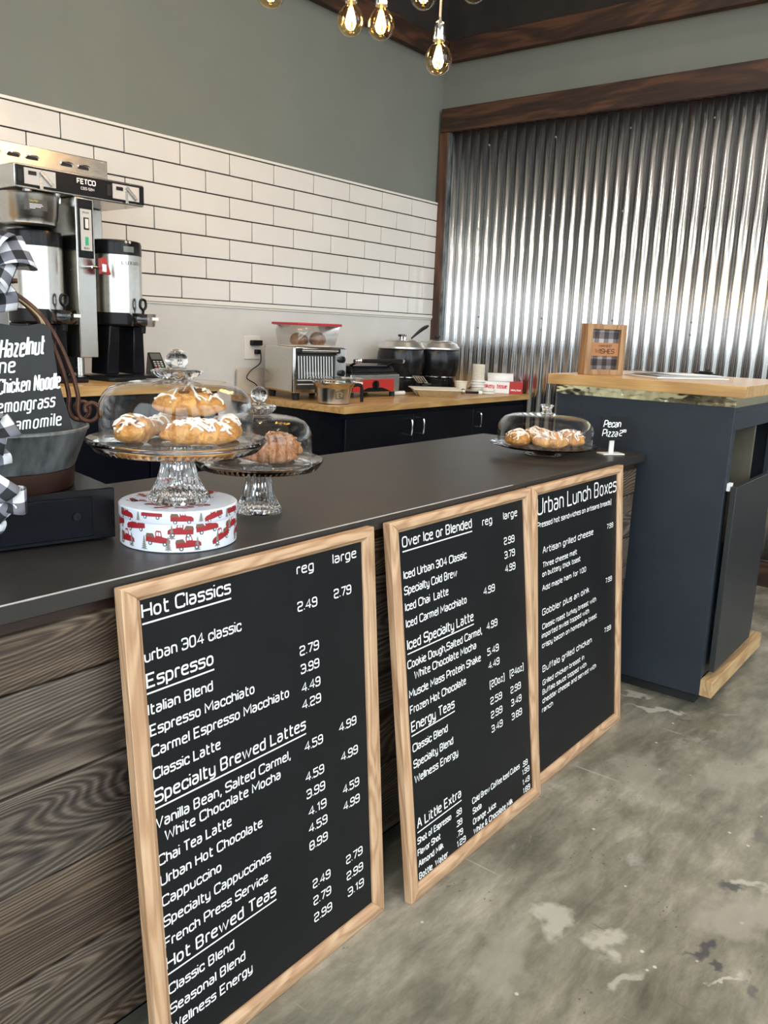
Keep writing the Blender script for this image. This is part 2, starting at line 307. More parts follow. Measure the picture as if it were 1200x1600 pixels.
# ================================================================ mesh builder
class MB:
    def __init__(s): s.v = []; s.f = []; s.m = []; s.uv = {}; s.T = Matrix.Identity(4); s.mi = 0
    def add(s, vs, fs, uvs=None):
        o = len(s.v); s.v += [s.T @ Vector(p) for p in vs]
        for k, f in enumerate(fs):
            if uvs: s.uv[len(s.f)] = uvs[k]
            s.f.append([o+i for i in f]); s.m.append(s.mi)
        return s
    def box(s, x0, x1, y0, y1, z0, z1):
        return s.add([(x0,y0,z0),(x1,y0,z0),(x1,y1,z0),(x0,y1,z0),(x0,y0,z1),(x1,y0,z1),(x1,y1,z1),(x0,y1,z1)],
                     [(0,3,2,1),(4,5,6,7),(0,1,5,4),(1,2,6,5),(2,3,7,6),(3,0,4,7)])
    def hexa(s, low, high):
        """eight corners: low ring and high ring, both anticlockwise from above"""
        return s.add(list(low)+list(high), [(0,3,2,1),(4,5,6,7),(0,1,5,4),(1,2,6,5),(2,3,7,6),(3,0,4,7)])
    def prism(s, pts, z0, z1):
        n = len(pts)
        return s.add([(x,y,z0) for x,y in pts]+[(x,y,z1) for x,y in pts],
                     [tuple(range(n-1,-1,-1)), tuple(range(n,2*n))]+[(i,(i+1)%n,n+(i+1)%n,n+i) for i in range(n)])
    def lathe(s, prof, n=48, close=False, flute=0, c=(0,0,0)):
        """profile of (radius, z[, flute depth]); close joins the last ring back to the first"""
        rings = []; vs = []; fs = []
        for p in prof:
            r, z = p[0], p[1]; a = p[2] if len(p) > 2 else 0
            if r < 1e-6: rings.append([len(vs)]); vs.append((c[0],c[1],c[2]+z)); continue
            ring = []
            for k in range(n):
                t = 2*PI*k/n; rr = r*(1+a*math.cos(flute*t)) if flute else r
                ring.append(len(vs)); vs.append((c[0]+rr*math.cos(t), c[1]+rr*math.sin(t), c[2]+z))
            rings.append(ring)
        pairs = list(zip(rings, rings[1:]))
        if close: pairs.append((rings[-1], rings[0]))
        for a, b in pairs:
            if len(a) == 1 and len(b) == 1: continue
            for k in range(n):
                k2 = (k+1) % n
                if len(a) == 1: fs.append((a[0], b[k2], b[k]))
                elif len(b) == 1: fs.append((a[k], a[k2], b[0]))
                else: fs.append((a[k], a[k2], b[k2], b[k]))
        return s.add(vs, fs)
    def cyl(s, r, z0, z1, n=24, c=(0,0,0)): return s.lathe([(0,z0),(r,z0),(r,z1),(0,z1)], n, c=c)
    def ball(s, r, c=(0,0,0), n=24, sz=1.0):
        k = n//2
        return s.lathe([(r*math.sin(PI*i/k) if 0 < i < k else 0, -r*sz*math.cos(PI*i/k)) for i in range(k+1)], n, c=c)
    def tube(s, pts, r, n=8, rr=None, cap=True):
        pts = [Vector(p) for p in pts]; vs = []; fs = []; up = None
        for i, p in enumerate(pts):
            t = (pts[min(i+1,len(pts)-1)]-pts[max(i-1,0)]).normalized()
            if up is None:
                up = Vector((0,0,1)) if abs(t.z) < 0.9 else Vector((1,0,0))
            a = (up - t*up.dot(t)); a = a.normalized() if a.length > 1e-6 else t.orthogonal().normalized()
            b = t.cross(a); up = a; q = rr[i] if rr else r
            for k in range(n):
                an = 2*PI*k/n; vs.append(p + a*(q*math.cos(an)) + b*(q*math.sin(an)))
        for i in range(len(pts)-1):
            for k in range(n):
                k2 = (k+1) % n; fs.append((i*n+k, i*n+k2, (i+1)*n+k2, (i+1)*n+k))
        if cap: fs.append(tuple(range(n-1,-1,-1))); fs.append(tuple((len(pts)-1)*n+k for k in range(n)))
        return s.add(vs, fs)
    def ribbon(s, path, width, across, uvs=40.0):
        """flat band along a path, 'across' gives its width direction at each point; carries UVs"""
        vs = []; fs = []; uv = []; d = 0; ds = []
        for i, p in enumerate(path):
            p = Vector(p); w = width[i] if isinstance(width, list) else width
            a = Vector(across[i] if isinstance(across, list) else across).normalized()
            if i: d += (p-Vector(path[i-1])).length
            ds.append(d); n = 4
            for k in range(n+1): vs.append(p + a*(w*(k/n-0.5)))
        for i in range(len(path)-1):
            for k in range(n):
                fs.append((i*5+k, i*5+k+1, (i+1)*5+k+1, (i+1)*5+k))
                w0 = width[i] if isinstance(width, list) else width; w1 = width[i+1] if isinstance(width, list) else width
                uv.append([(w0*(k/n-.5)*uvs, ds[i]*uvs), (w0*((k+1)/n-.5)*uvs, ds[i]*uvs), (w1*((k+1)/n-.5)*uvs, ds[i+1]*uvs), (w1*(k/n-.5)*uvs, ds[i+1]*uvs)])
        return s.add(vs, fs, uv)
    def build(s, name, mats, parent=None, loc=None, rotz=0.0, bevel=0.0, sharp=35, seg=2, solid=0.0):
        me = bpy.data.meshes.new(name); me.from_pydata([tuple(p) for p in s.v], [], s.f)
        ms = mats if isinstance(mats, (list, tuple)) else [mats]
        for m in ms: me.materials.append(M[m])
        for p, k in zip(me.polygons, s.m): p.material_index = k; p.use_smooth = True
        if s.uv:
            ul = me.uv_layers.new(name='UVMap')
            for fi, q in s.uv.items():
                for li, c in zip(me.polygons[fi].loop_indices, q): ul.data[li].uv = c
        me.set_sharp_from_angle(angle=math.radians(sharp)); me.validate(); me.update()
        o = bpy.data.objects.new(name, me); COL.objects.link(o)
        if parent: o.parent = parent
        if loc: o.location = loc
        o.rotation_euler.z = rotz
        if solid: q = o.modifiers.new('thickness', 'SOLIDIFY'); q.thickness = solid; q.offset = 0
        if bevel:
            b = o.modifiers.new('soft_edge', 'BEVEL'); b.width = bevel; b.segments = seg; b.limit_method = 'ANGLE'; b.angle_limit = 0.7
        return o
def tag(o, label, cat, group=None):
    o['label'] = label; o['category'] = cat
    if group: o['group'] = group
    return o
def thing(name, label, cat, loc, rotz=0.0, group=None):
    o = bpy.data.objects.new(name, None); COL.objects.link(o); o.empty_display_size = 0.05
    o.location = loc; o.rotation_euler.z = rotz
    return tag(o, label, cat, group)
def struct(o): o['kind'] = 'structure'; return o
def dup(root, loc, rotz, label, group=None):
    r = root.copy(); COL.objects.link(r); r.location = loc; r.rotation_euler.z = rotz; r['label'] = label
    if group: r['group'] = group
    for ch in list(root.children):
        c = ch.copy(); COL.objects.link(c); c.parent = r
        for g in list(ch.children):
            d = g.copy(); COL.objects.link(d); d.parent = c
    return r
def smooth(pts, n=6, closed=False):
    """Catmull-Rom through the points"""
    P = [Vector(p) for p in pts]; out = []; N = len(P)
    for i in range(N if closed else N-1):
        a, b, c, d = (P[(i+k-1) % N] if closed else P[max(0, min(N-1, i+k-1))] for k in range(4))
        for j in range(n):
            t = j/n
            out.append(0.5*((2*b)+(c-a)*t+(2*a-5*b+4*c-d)*t*t+(3*b-a-3*c+d)*t**3))
    if not closed: out.append(P[-1])
    return out

# ================================================================ lettering: a squarish stroke alphabet
G = {}
def _g(txt):
    for l in txt.strip().split('\n'):
        ch, w, d = l.split(' ', 2); G[ch] = (float(w), d)
_g('''A .72 !003a4a70;!1464
B .68 !000a;0a6a6505;05656000
C .7 7270000a7a78
D .7 !000a;0a7a7000
E .6 !60000a6a;!0555
F .58 !000a6a;!0555
G .72 787a0a00707545
H .7 !000a;!707a;!0575
I .0 !000a
J .55 6a600002
K .66 !000a;!7a15;!2570
L .56 !0a0060
M .9 !000a439a90
N .72 !000a707a
O .72 *000a7a70
P .66 !000a;0a7a7404
Q .72 *000a7a70;!4270
R .68 !000a;0a7a7404;!4470
S .68 787a0a0575700002
T .64 !0a7a;!3a30
U .7 0a00707a
V .68 !0a307a
X .64 !007a;!0a70
Y .64 !0a357a;!3530
Z .64 !0a7a0070
a .52 0757500004 54
b .52 !000a;07575000
c .48 5557070050 52
d .52 !505a;57070050
e .52 04545707005051
g .52 57070050;575x0x
h .5 !000a;075750
i .0 !0007;!090a
j .12 171x0x;!191a
k .46 !000a;!4703;!2450
l .0 !000a
m .86 !0007;074740;478780
n .5 !0007;075750
o .52 *00075750
p .52 !070x;07575000
q .52 !575x;57070050
r .3 00073736
s .48 56570704545000 01
t .38 1a1040;!0747
u .5 07005057;!5057
x .48 !0057;!0750
y .5 07005057;575x0x
z .46 !07570050
0 .62 *000a6a60
1 .25 !08 2a20
2 .6 080a6a65050060
3 .6 080a6a600002;!1565
4 .66 !505a0373
5 .6 !6a0a06;06666000 02
6 .6 686a0a00606606
7 .56 !0a6a20
8 .6 *000a6a60;!0565
9 .6 6505 0a6a600002
. .0 !0001
, .08 !110y
( .18 2b0b0y2y
) .18 0b2b2y0y
& .7 70031a4a47030050 74
' .0 !080a
- .3 !0444''')
G['f'] = (.32, '101a3a;!0737'); G['v'] = (.5, '!072057'); G['w'] = (.9, '!0720476097'); G['W'] = (1.0, '!0a205880aa')
def _val(c):
    return {'a': 1.0, 'b': 1.08, 'z': -.1, 'y': -.2, 'x': -.27}.get(c) if c in 'abzyx' else int(c)/10.0
def glyph(ch):
    w, d = G[ch]; out = []
    for part in d.replace(' ', '').split(';'):
        k = ''
        if part[0] in '!*': k = part[0]; part = part[1:]
        out.append((k, [(_val(part[i]), _val(part[i+1])) for i in range(0, len(part)-1, 2)]))
    return w, out
def fillet(pts, r, closed):
    n = len(pts); out = []
    for i, p in enumerate(pts):
        if not closed and i in (0, n-1): out.append(p); continue
        a, b = pts[i-1], pts[(i+1) % n]
        la = math.dist(p, a); lb = math.dist(p, b); d = min(r, la*.5, lb*.5)
        if d < 1e-6: out.append(p); continue
        q0 = (p[0]+(a[0]-p[0])*d/la, p[1]+(a[1]-p[1])*d/la); q2 = (p[0]+(b[0]-p[0])*d/lb, p[1]+(b[1]-p[1])*d/lb)
        for j in range(5):
            t = j/4; out.append(tuple((1-t)**2*q0[k]+2*t*(1-t)*p[k]+t*t*q2[k] for k in (0, 1)))
    return out
def stroke2d(pts, th, closed=False):
    """constant-width band around a 2D polyline -> list of quads"""
    P = [pts[0]]
    for p in pts[1:]:
        if math.dist(p, P[-1]) > 1e-6: P.append(p)
    if closed and math.dist(P[0], P[-1]) < 1e-6: P.pop()
    n = len(P)
    if n < 2: return []
    L = []; R = []
    for i, p in enumerate(P):
        a = P[i-1] if (closed or i > 0) else None; b = P[(i+1) % n] if (closed or i < n-1) else None
        ns = []
        for u, v in ((a, p), (p, b)):
            if u is None or v is None: continue
            d = math.dist(u, v); ns.append((-(v[1]-u[1])/d, (v[0]-u[0])/d))
        nx = sum(q[0] for q in ns)/len(ns); ny = sum(q[1] for q in ns)/len(ns); l2 = max(nx*nx+ny*ny, 0.30)
        nx /= l2; ny /= l2
        L.append((p[0]+nx*th/2, p[1]+ny*th/2)); R.append((p[0]-nx*th/2, p[1]-ny*th/2))
    return [(R[i], R[(i+1) % n], L[(i+1) % n], L[i]) for i in range(n if closed else n-1)]
def text_width(s, gap):
    return sum((.16 if c == ' ' else glyph(c)[0]) + gap for c in s) - gap
def text(mb, s, org, U, V, h, width=None, th=.13, gap=.23, slant=0.0, lift=None, jitter=0.0, rnd=.26):
    """writes s on the plane org + x U + y V; width (metres) squeezes or widens the line"""
    org, U, V = Vector(org), Vector(U), Vector(V)
    tw = text_width(s, gap); sx = (width - th*h)/tw if width else h
    x = th*h/2
    for c in s:
        if c == ' ': x += (.16+gap)*sx; continue
        w, parts = glyph(c); dy = random.uniform(-jitter, jitter)*h; js = random.uniform(-jitter, jitter)*2
        for k, pts in parts:
            q = [(x+px*sx+(slant+js)*py*h, th*h/2+py*(h-th*h)+dy) for px, py in pts]
            closed = k == '*'
            if k != '!': q = fillet(q, rnd*min(h, sx*1.1), closed)
            elif jitter: q = fillet(q, .12*h, False)
            for quad in stroke2d(q, th*h, closed):
                mb.add([org+U*a+V*b for a, b in quad], [(0,1,2,3)])
        x += (w+gap)*sx
    return mb
def line(mb, org, U, V, w, t):
    org, U, V = Vector(org), Vector(U), Vector(V)
    return mb.add([org, org+U*w, org+U*w+V*t, org+V*t], [(0,1,2,3)])
X_, Y_, Z_ = Vector((1,0,0)), Vector((0,1,0)), Vector((0,0,1))

# ================================================================ the room
XW, YW, CZ, CZ2, SOF = 4.86, 3.43, 3.16, 5.7, 1.32          # corrugated wall, tiled wall, ceiling (upper one unseen, raised to light the metal wall)
struct(MB().box(-3.7, 5.1, FRONT-0.15, 3.6, -0.12, 0).build('floor', 'concrete'))
struct(MB().box(-3.7, 5.1, FRONT-0.15, 3.6, CZ2, CZ2+0.1).build('ceiling', 'plain'))
struct(MB().box(-3.5, XW, YW+0.002, YW+0.01, CZ, CZ2).build('trim_6', 'ceil'))
struct(MB().box(XW-0.008, XW, FRONT, YW+0.002, CZ, CZ2).build('trim_7', 'ceil'))
wl = struct(MB().box(-3.7, 5.1, YW+0.01, YW+0.15, 0, CZ2).build('wall_left', 'green'))
MB().box(-3.5, XW-0.01, YW-0.004, YW+0.01, 0, 1.412).build('splash_panel', 'splash', wl)
mb = MB(); mb.box(-3.5, XW-0.006, YW-0.006, YW+0.01, 1.430, 2.160); mb.build('grout_bed', 'grout', wl)
mb = MB(); g = 0.0058                                     # running-bond tile, 4 x 12 inch
for row in range(7):
    z1 = 2.156-row*0.103; z0 = z1-0.103
    x = 2.065-0.309*17 - (0.1545 if row % 2 else 0)
    while x < XW-0.03:
        a, b = max(x, -3.5), min(x+0.309, XW-0.009)
        if b-a > 0.02: mb.box(a+g/2, b-g/2, YW-0.013, YW-0.005, z0+g/2, z1-g/2)
        x += 0.309
mb.build('tile_field', 'tile', wl, bevel=0.0015, seg=1)
mb = MB(); mb.box(-3.5, XW-0.008, YW-0.015, YW, 2.158, 2.171); mb.box(-3.5, XW-0.008, YW-0.016, YW, 1.412, 1.4335); mb.box(-3.5, XW-0.008, YW-0.010, YW, 1.402, 1.412)
mb.build('tile_edging', 'trimwhite', wl, bevel=0.002)

wr = struct(MB().box(XW, XW+0.15, FRONT, YW+0.01, 0, CZ2).build('wall_right', 'green'))
mb = MB()                                                 # corrugated sheet, 2 2/3 inch pitch
pitch, amp = 0.0672, 0.0078; ys = []; y = 3.365
while y > -2.2: ys.append(y); y -= pitch/12
vs = []; fs = []
for k, y in enumerate(ys):
    ph = 2*PI*(3.365-y)/pitch; q = math.sin(ph); q = max(-1.0, min(1.0, 1.5*q))
    x = XW-0.016+amp*q
    vs += [(x, y, 0.15), (x, y, 1.35), (x, y, 2.62)]
for k in range(len(ys)-1):
    for j in (0, 1): fs.append((k*3+j, k*3+3+j, k*3+4+j, k*3+1+j))
mb.add(vs, fs); mb.build('corrugated_panel', 'corr', wr, sharp=60, solid=0.0012)
mb = MB()
for z in (0.7, 1.36, 1.43, 2.05, 2.5):
    for k in range(4, 80, 7): mb.ball(0.0065, (XW-0.028, 3.365-pitch*(k+0.75), z), 8)
mb.build('sheet_screws', 'galv', wr)
struct(MB().box(XW-0.045, XW+0.0, -2.2, YW-0.012, 2.608, 2.753).build('trim_1', 'beam', bevel=0.003))
struct(MB().box(XW-0.040, XW+0.0, 3.358, YW-0.002, 0.0, 2.608).build('trim_2', 'beamz', bevel=0.003))
struct(MB().box(XW-0.034, XW-0.0, 3.346, 3.357, 0.95, 2.606).build('trim_3', 'galv'))
struct(MB().box(XW-0.05, XW, FRONT, YW-0.05, 3.03, CZ-0.002).build('trim_4', 'beam', bevel=0.004))
struct(MB().box(-3.5, XW, YW-0.04, YW+0.01, 3.03, CZ-0.002).build('trim_5', 'beamx', bevel=0.004))
struct(MB().box(XW-0.03, XW, FRONT, 1.6, 0, 0.14).build('baseboard_right', 'beam', bevel=0.003))
# street front and far side of the room (behind the photographer)
y0, y1, z0, z1 = ADDED_SIDE_WIN; mb = MB()
for a, b, c, d in ((FRONT, y0, 0, CZ2), (y1, YW+0.01, 0, CZ2), (y0, y1, 0, z0), (y0, y1, z1, CZ2)): mb.box(-3.7, -3.5, a, b, c, d)
struct(mb.build('wall_back', 'plain'))
mb = MB()
for a, b, c, d in ((y0, y0+.05, z0, z1), (y1-.05, y1, z0, z1), (y0+.05, y1-.05, z0, z0+.05), (y0+.05, y1-.05, z1-.05, z1), (-1.63, -1.57, z0+.05, z1-.05), (0.37, 0.43, z0+.05, z1-.05)): mb.box(-3.61, -3.55, a, b, c, d)
w = struct(mb.build('window_4', 'steelframe')); MB().box(-3.583, -3.577, y0+.05, y1-.05, z0+.05, z1-.05).build('pane', 'pane', w)
mb = MB(); xs = [-3.7]
for x0, x1, z0, z1 in OPEN:
    mb.box(xs[-1], x0, FRONT-0.15, FRONT, 0, CZ2)
    if z0 > 0.05: mb.box(x0, x1, FRONT-0.15, FRONT, 0, z0)
    mb.box(x0, x1, FRONT-0.15, FRONT, z1, CZ2); xs.append(x1)
mb.box(xs[-1], 5.1, FRONT-0.15, FRONT, 0, CZ2)
struct(mb.build('wall_front', 'plain'))
for i, (x0, x1, z0, z1) in enumerate(OPEN):
    door = z0 < 0.05
    mb = MB(); f = 0.05 if not door else 0.09
    for a, b, c, d in ((x0, x0+f, z0, z1), (x1-f, x1, z0, z1), (x0+f, x1-f, z0, z0+f), (x0+f, x1-f, z1-f, z1)): mb.box(a, b, FRONT-0.11, FRONT-0.05, c, d)
    if door: mb.box(x0+f, x1-f, FRONT-0.11, FRONT-0.05, 2.08, 2.16)
    w = struct(mb.build('door_1' if door else 'window_%d' % (i+1 if i < 1 else i), 'steelframe'))
    MB().box(x0+f, x1-f, FRONT-0.083, FRONT-0.077, z0+f, z1-f).build('pane', 'pane', w)
    if door: MB().tube([(x0+0.14, FRONT-0.03, 0.9), (x0+0.14, FRONT+0.0, 0.95), (x0+0.14, FRONT+0.0, 1.25), (x0+0.14, FRONT-0.03, 1.3)], 0.012).build('door_handle', 'chrome', w)
for x, y in FILL_LAMPS:  # bodies of the added fill lamps
    t = thing('fill_lamp', 'small round fill lamp added in the ceiling, out of view', 'light', (x, y, CZ2), 0, 'added fill lamps')
    MB().lathe([(0.055,-0.001),(0.075,-0.001),(0.075,-0.012),(0.055,-0.012)], 24, close=True).build('trim_ring', 'trimwhite', t)
    MB().cyl(0.054, -0.008, -0.001, 24).build('lens', 'lampglow', t)

# ================================================================ front bar
bar = thing('service_counter', 'long service counter front clad in dark weathered planks', 'counter', (0, 0, 0))
MB().box(-2.4, 2.90, 1.20, 1.74, 0.0, 0.887).build('carcass', 'cabinet', bar)
mb = MB()
for k in range(5):
    z0 = 0.110+k*0.1655 - (0.03 if k == 0 else 0); z1 = min(0.110+(k+1)*0.1655-0.004, 0.862)
    mb.box(-2.4, 2.935, 1.130+(k % 2)*0.002, 1.150, z0, z1)
mb.build('plank_cladding', 'planks', bar, bevel=0.0025)
MB().box(-2.4, 2.935, 1.140, 1.158, 0.860, 0.887).build('top_batten', 'beamx', bar)
MB().box(1.578, 1.60, 1.112, 1.130, 0.085, 0.80).build('pale_batten', 'palewood', bar)
MB().box(-2.4, 2.90, 1.150, 1.20, 0.09, 0.87).build('backing_board', 'cabinet', bar)
MB().box(2.90, 2.935, 1.150, 1.74, 0.085, 0.886).build('end_panel', 'cabinet', bar)
wt = tag(MB().box(-2.4, 2.955, 1.11, 1.805, 0.887, 0.9174).build('bar_worktop', 'laminate', bevel=0.0025),
    'long matte black laminate worktop on the plank-clad counter', 'worktop')
mb = MB(); vs = []; fs = []; x = -0.3; k = 0             # thin chipped line worn along the front edge
while x < 2.0:
    hh = random.uniform(0.0001, 0.0005)*(3.0 if random.random() < .12 else 1)
    vs += [(x, 1.1094, 0.9162-hh*.4), (x, 1.1112+hh, 0.91792)]; x += random.uniform(0.006, 0.02)
n = len(vs)//2
mb.add(vs, [(i*2, i*2+2, i*2+3, i*2+1) for i in range(n-1)]).build('worn_edge', 'edgewear', wt)

# ================================================================ menu boards leaning on the bar
ROWS = {1: [
  ('H', 'Hot Classics', 0.017, 0.85, 0.189),
  ('T', 'reg', 0.374, 0.849, 0.049),
  ('T', 'large', 0.479, 0.85, 0.075),
  ('I', '2.49', 0.372, 0.774, 0.057),
  ('I', '2.79', 0.479, 0.776, 0.055),
  ('T', 'urban 304 classic', 0.016, 0.775, 0.21),
  ('H', 'Espresso', 0.016, 0.731, 0.142),
  ('I', 'Italian Blend', 0.015, 0.684, 0.138),
  ('I', '2.79', 0.373, 0.683, 0.056),
  ('I', 'Espresso Macchiato', 0.016, 0.647, 0.234),
  ('I', '3.99', 0.374, 0.645, 0.054),
  ('I', 'Carmel Espresso Macchiato', 0.016, 0.61, 0.323),
  ('I', '4.49', 0.374, 0.606, 0.055),
  ('I', 'Classic Latte', 0.016, 0.57, 0.146),
  ('I', '4.29', 0.373, 0.57, 0.056),
  ('H', 'Specialty Brewed Lattes', 0.014, 0.527, 0.367),
  ('I', '4.99', 0.48, 0.483, 0.057),
  ('I', '4.59', 0.375, 0.48, 0.055),
  ('I', 'Vanilla Bean, Salted Carmel,', 0.014, 0.481, 0.321),
  ('I', 'White Chocolate Mocha', 0.03, 0.452, 0.276),
  ('I', '4.99', 0.483, 0.415, 0.056),
  ('I', '4.59', 0.374, 0.414, 0.056),
  ('I', 'Chai Tea Latte', 0.013, 0.413, 0.164),
  ('I', '3.99', 0.375, 0.376, 0.056),
  ('I', '4.59', 0.485, 0.339, 0.055),
  ('I', 'Urban Hot Chocolate', 0.014, 0.375, 0.238),
  ('I', '4.19', 0.378, 0.336, 0.055),
  ('I', '4.99', 0.485, 0.3, 0.055),
  ('I', 'Cappuccino', 0.014, 0.336, 0.133),
  ('I', '4.59', 0.377, 0.299, 0.057),
  ('I', 'Specialty Cappuccinos', 0.014, 0.297, 0.255),
  ('I', '8.99', 0.377, 0.26, 0.056),
  ('I', 'French Press Service', 0.013, 0.257, 0.246),
  ('H', 'Hot Brewed Teas', 0.013, 0.215, 0.265),
  ('I', '2.79', 0.488, 0.172, 0.056),
  ('I', '2.49', 0.382, 0.171, 0.055),
  ('I', '2.99', 0.488, 0.133, 0.056),
  ('I', '2.79', 0.382, 0.132, 0.055),
  ('I', '3.19', 0.49, 0.093, 0.055),
  ('I', '2.99', 0.382, 0.093, 0.056),
  ('I', 'Classic Blend', 0.014, 0.166, 0.152),
  ('I', 'Seasonal Blend', 0.014, 0.127, 0.177),
  ('I', 'Wellness Energy', 0.014, 0.091, 0.193)],
2: [
  ('H', 'Over Ice or Blended', 0.036, 0.846, 0.292),
  ('T', 'reg', 0.377, 0.842, 0.049),
  ('T', 'large', 0.483, 0.842, 0.075),
  ('I', '2.99', 0.482, 0.773, 0.056),
  ('I', 'Iced Urban 304 Classic', 0.035, 0.773, 0.262),
  ('I', '3.79', 0.482, 0.735, 0.056),
  ('I', 'Specialty Cold Brew', 0.034, 0.736, 0.218),
  ('I', '4.99', 0.482, 0.697, 0.056),
  ('I', 'Iced Chai  Latte', 0.034, 0.698, 0.176),
  ('I', 'Iced Carmel Macchiato', 0.034, 0.659, 0.255),
  ('I', '4.99', 0.369, 0.66, 0.057),
  ('H', 'Iced Specialty Latte', 0.034, 0.606, 0.283),
  ('I', 'Cookie Dough,Salted Carmel,', 0.031, 0.561, 0.323),
  ('I', '4.99', 0.377, 0.564, 0.055),
  ('I', 'White Chocolate Mocha', 0.055, 0.53, 0.269),
  ('I', '5.49', 0.376, 0.494, 0.058),
  ('I', 'Muscle Mass Protein Shake', 0.031, 0.491, 0.312),
  ('I', '4.49', 0.378, 0.456, 0.057),
  ('I', 'Frozen Hot Chocolate', 0.031, 0.452, 0.238),
  ('I', '(20oz)', 0.381, 0.403, 0.076),
  ('I', '(24oz)', 0.486, 0.401, 0.076),
  ('H', 'Energy Teas', 0.032, 0.408, 0.181),
  ('I', '2.59', 0.381, 0.357, 0.06),
  ('I', '2.99', 0.487, 0.353, 0.057),
  ('I', 'Classic Blend', 0.033, 0.358, 0.146),
  ('I', '2.99', 0.381, 0.318, 0.059),
  ('I', '3.49', 0.488, 0.316, 0.057),
  ('I', 'Specialty Blend', 0.033, 0.318, 0.167),
  ('I', '3.49', 0.381, 0.279, 0.058),
  ('I', '3.89', 0.488, 0.276, 0.057),
  ('I', 'Wellness Energy', 0.034, 0.28, 0.185),
  ('H', 'A Little Extra', 0.034, 0.166, 0.19),
  ('S', 'Cold Brew Coffee Iced Cubes', 0.273, 0.123, 0.248),
  ('S', '.99', 0.537, 0.118, 0.03),
  ('S', 'Soda', 0.273, 0.095, 0.043),
  ('S', '1.99', 0.534, 0.095, 0.042),
  ('S', 'Orange Juice', 0.272, 0.066, 0.116),
  ('S', '1.49', 0.534, 0.065, 0.041),
  ('S', 'White & Chocolate Milk', 0.273, 0.038, 0.203),
  ('S', '1.89', 0.535, 0.039, 0.041),
  ('S', 'Shot of Espresso', 0.032, 0.127, 0.143),
  ('S', '.99', 0.196, 0.122, 0.027),
  ('S', 'Flavor Shot', 0.03, 0.098, 0.096),
  ('S', '.39', 0.196, 0.094, 0.027),
  ('S', 'Almond Milk', 0.031, 0.069, 0.105),
  ('S', '.79', 0.196, 0.066, 0.028),
  ('S', 'Bottle  Water', 0.031, 0.038, 0.122),
  ('S', '1.29', 0.194, 0.04, 0.041)],
3: [
  ('B', 'Urban Lunch Boxes', 0.028, 0.823, 0.554),
  ('S', '(Pressed hot sandwiches on artisans breads)', 0.021, 0.786, 0.521),
  ('S', '7.99', 0.509, 0.706, 0.051),
  ('I', 'Artisan grilled cheese', 0.061, 0.706, 0.343),
  ('S', 'Three cheese melt', 0.061, 0.664, 0.225),
  ('S', 'on buttery thick toast', 0.058, 0.637, 0.253),
  ('S', 'Add maple ham for 1.00', 0.058, 0.595, 0.294),
  ('S', '7.99', 0.502, 0.523, 0.052),
  ('I', 'Gobbler plus an oink', 0.057, 0.521, 0.318),
  ('S', 'Classic roast turkey breast with', 0.057, 0.479, 0.372),
  ('S', 'imported swiss topped with', 0.054, 0.452, 0.322),
  ('S', 'crispy bacon on homestyle toast', 0.055, 0.422, 0.38),
  ('S', '7.99', 0.495, 0.352, 0.055),
  ('I', 'Buffalo grilled chicken', 0.058, 0.347, 0.339),
  ('S', 'Grilled chicken breast in', 0.058, 0.306, 0.283),
  ('S', 'Buffalo sauce topped with', 0.057, 0.277, 0.301),
  ('S', 'cheddar cheese and served with', 0.057, 0.25, 0.375),
  ('S', 'ranch', 0.054, 0.222, 0.07)],
}
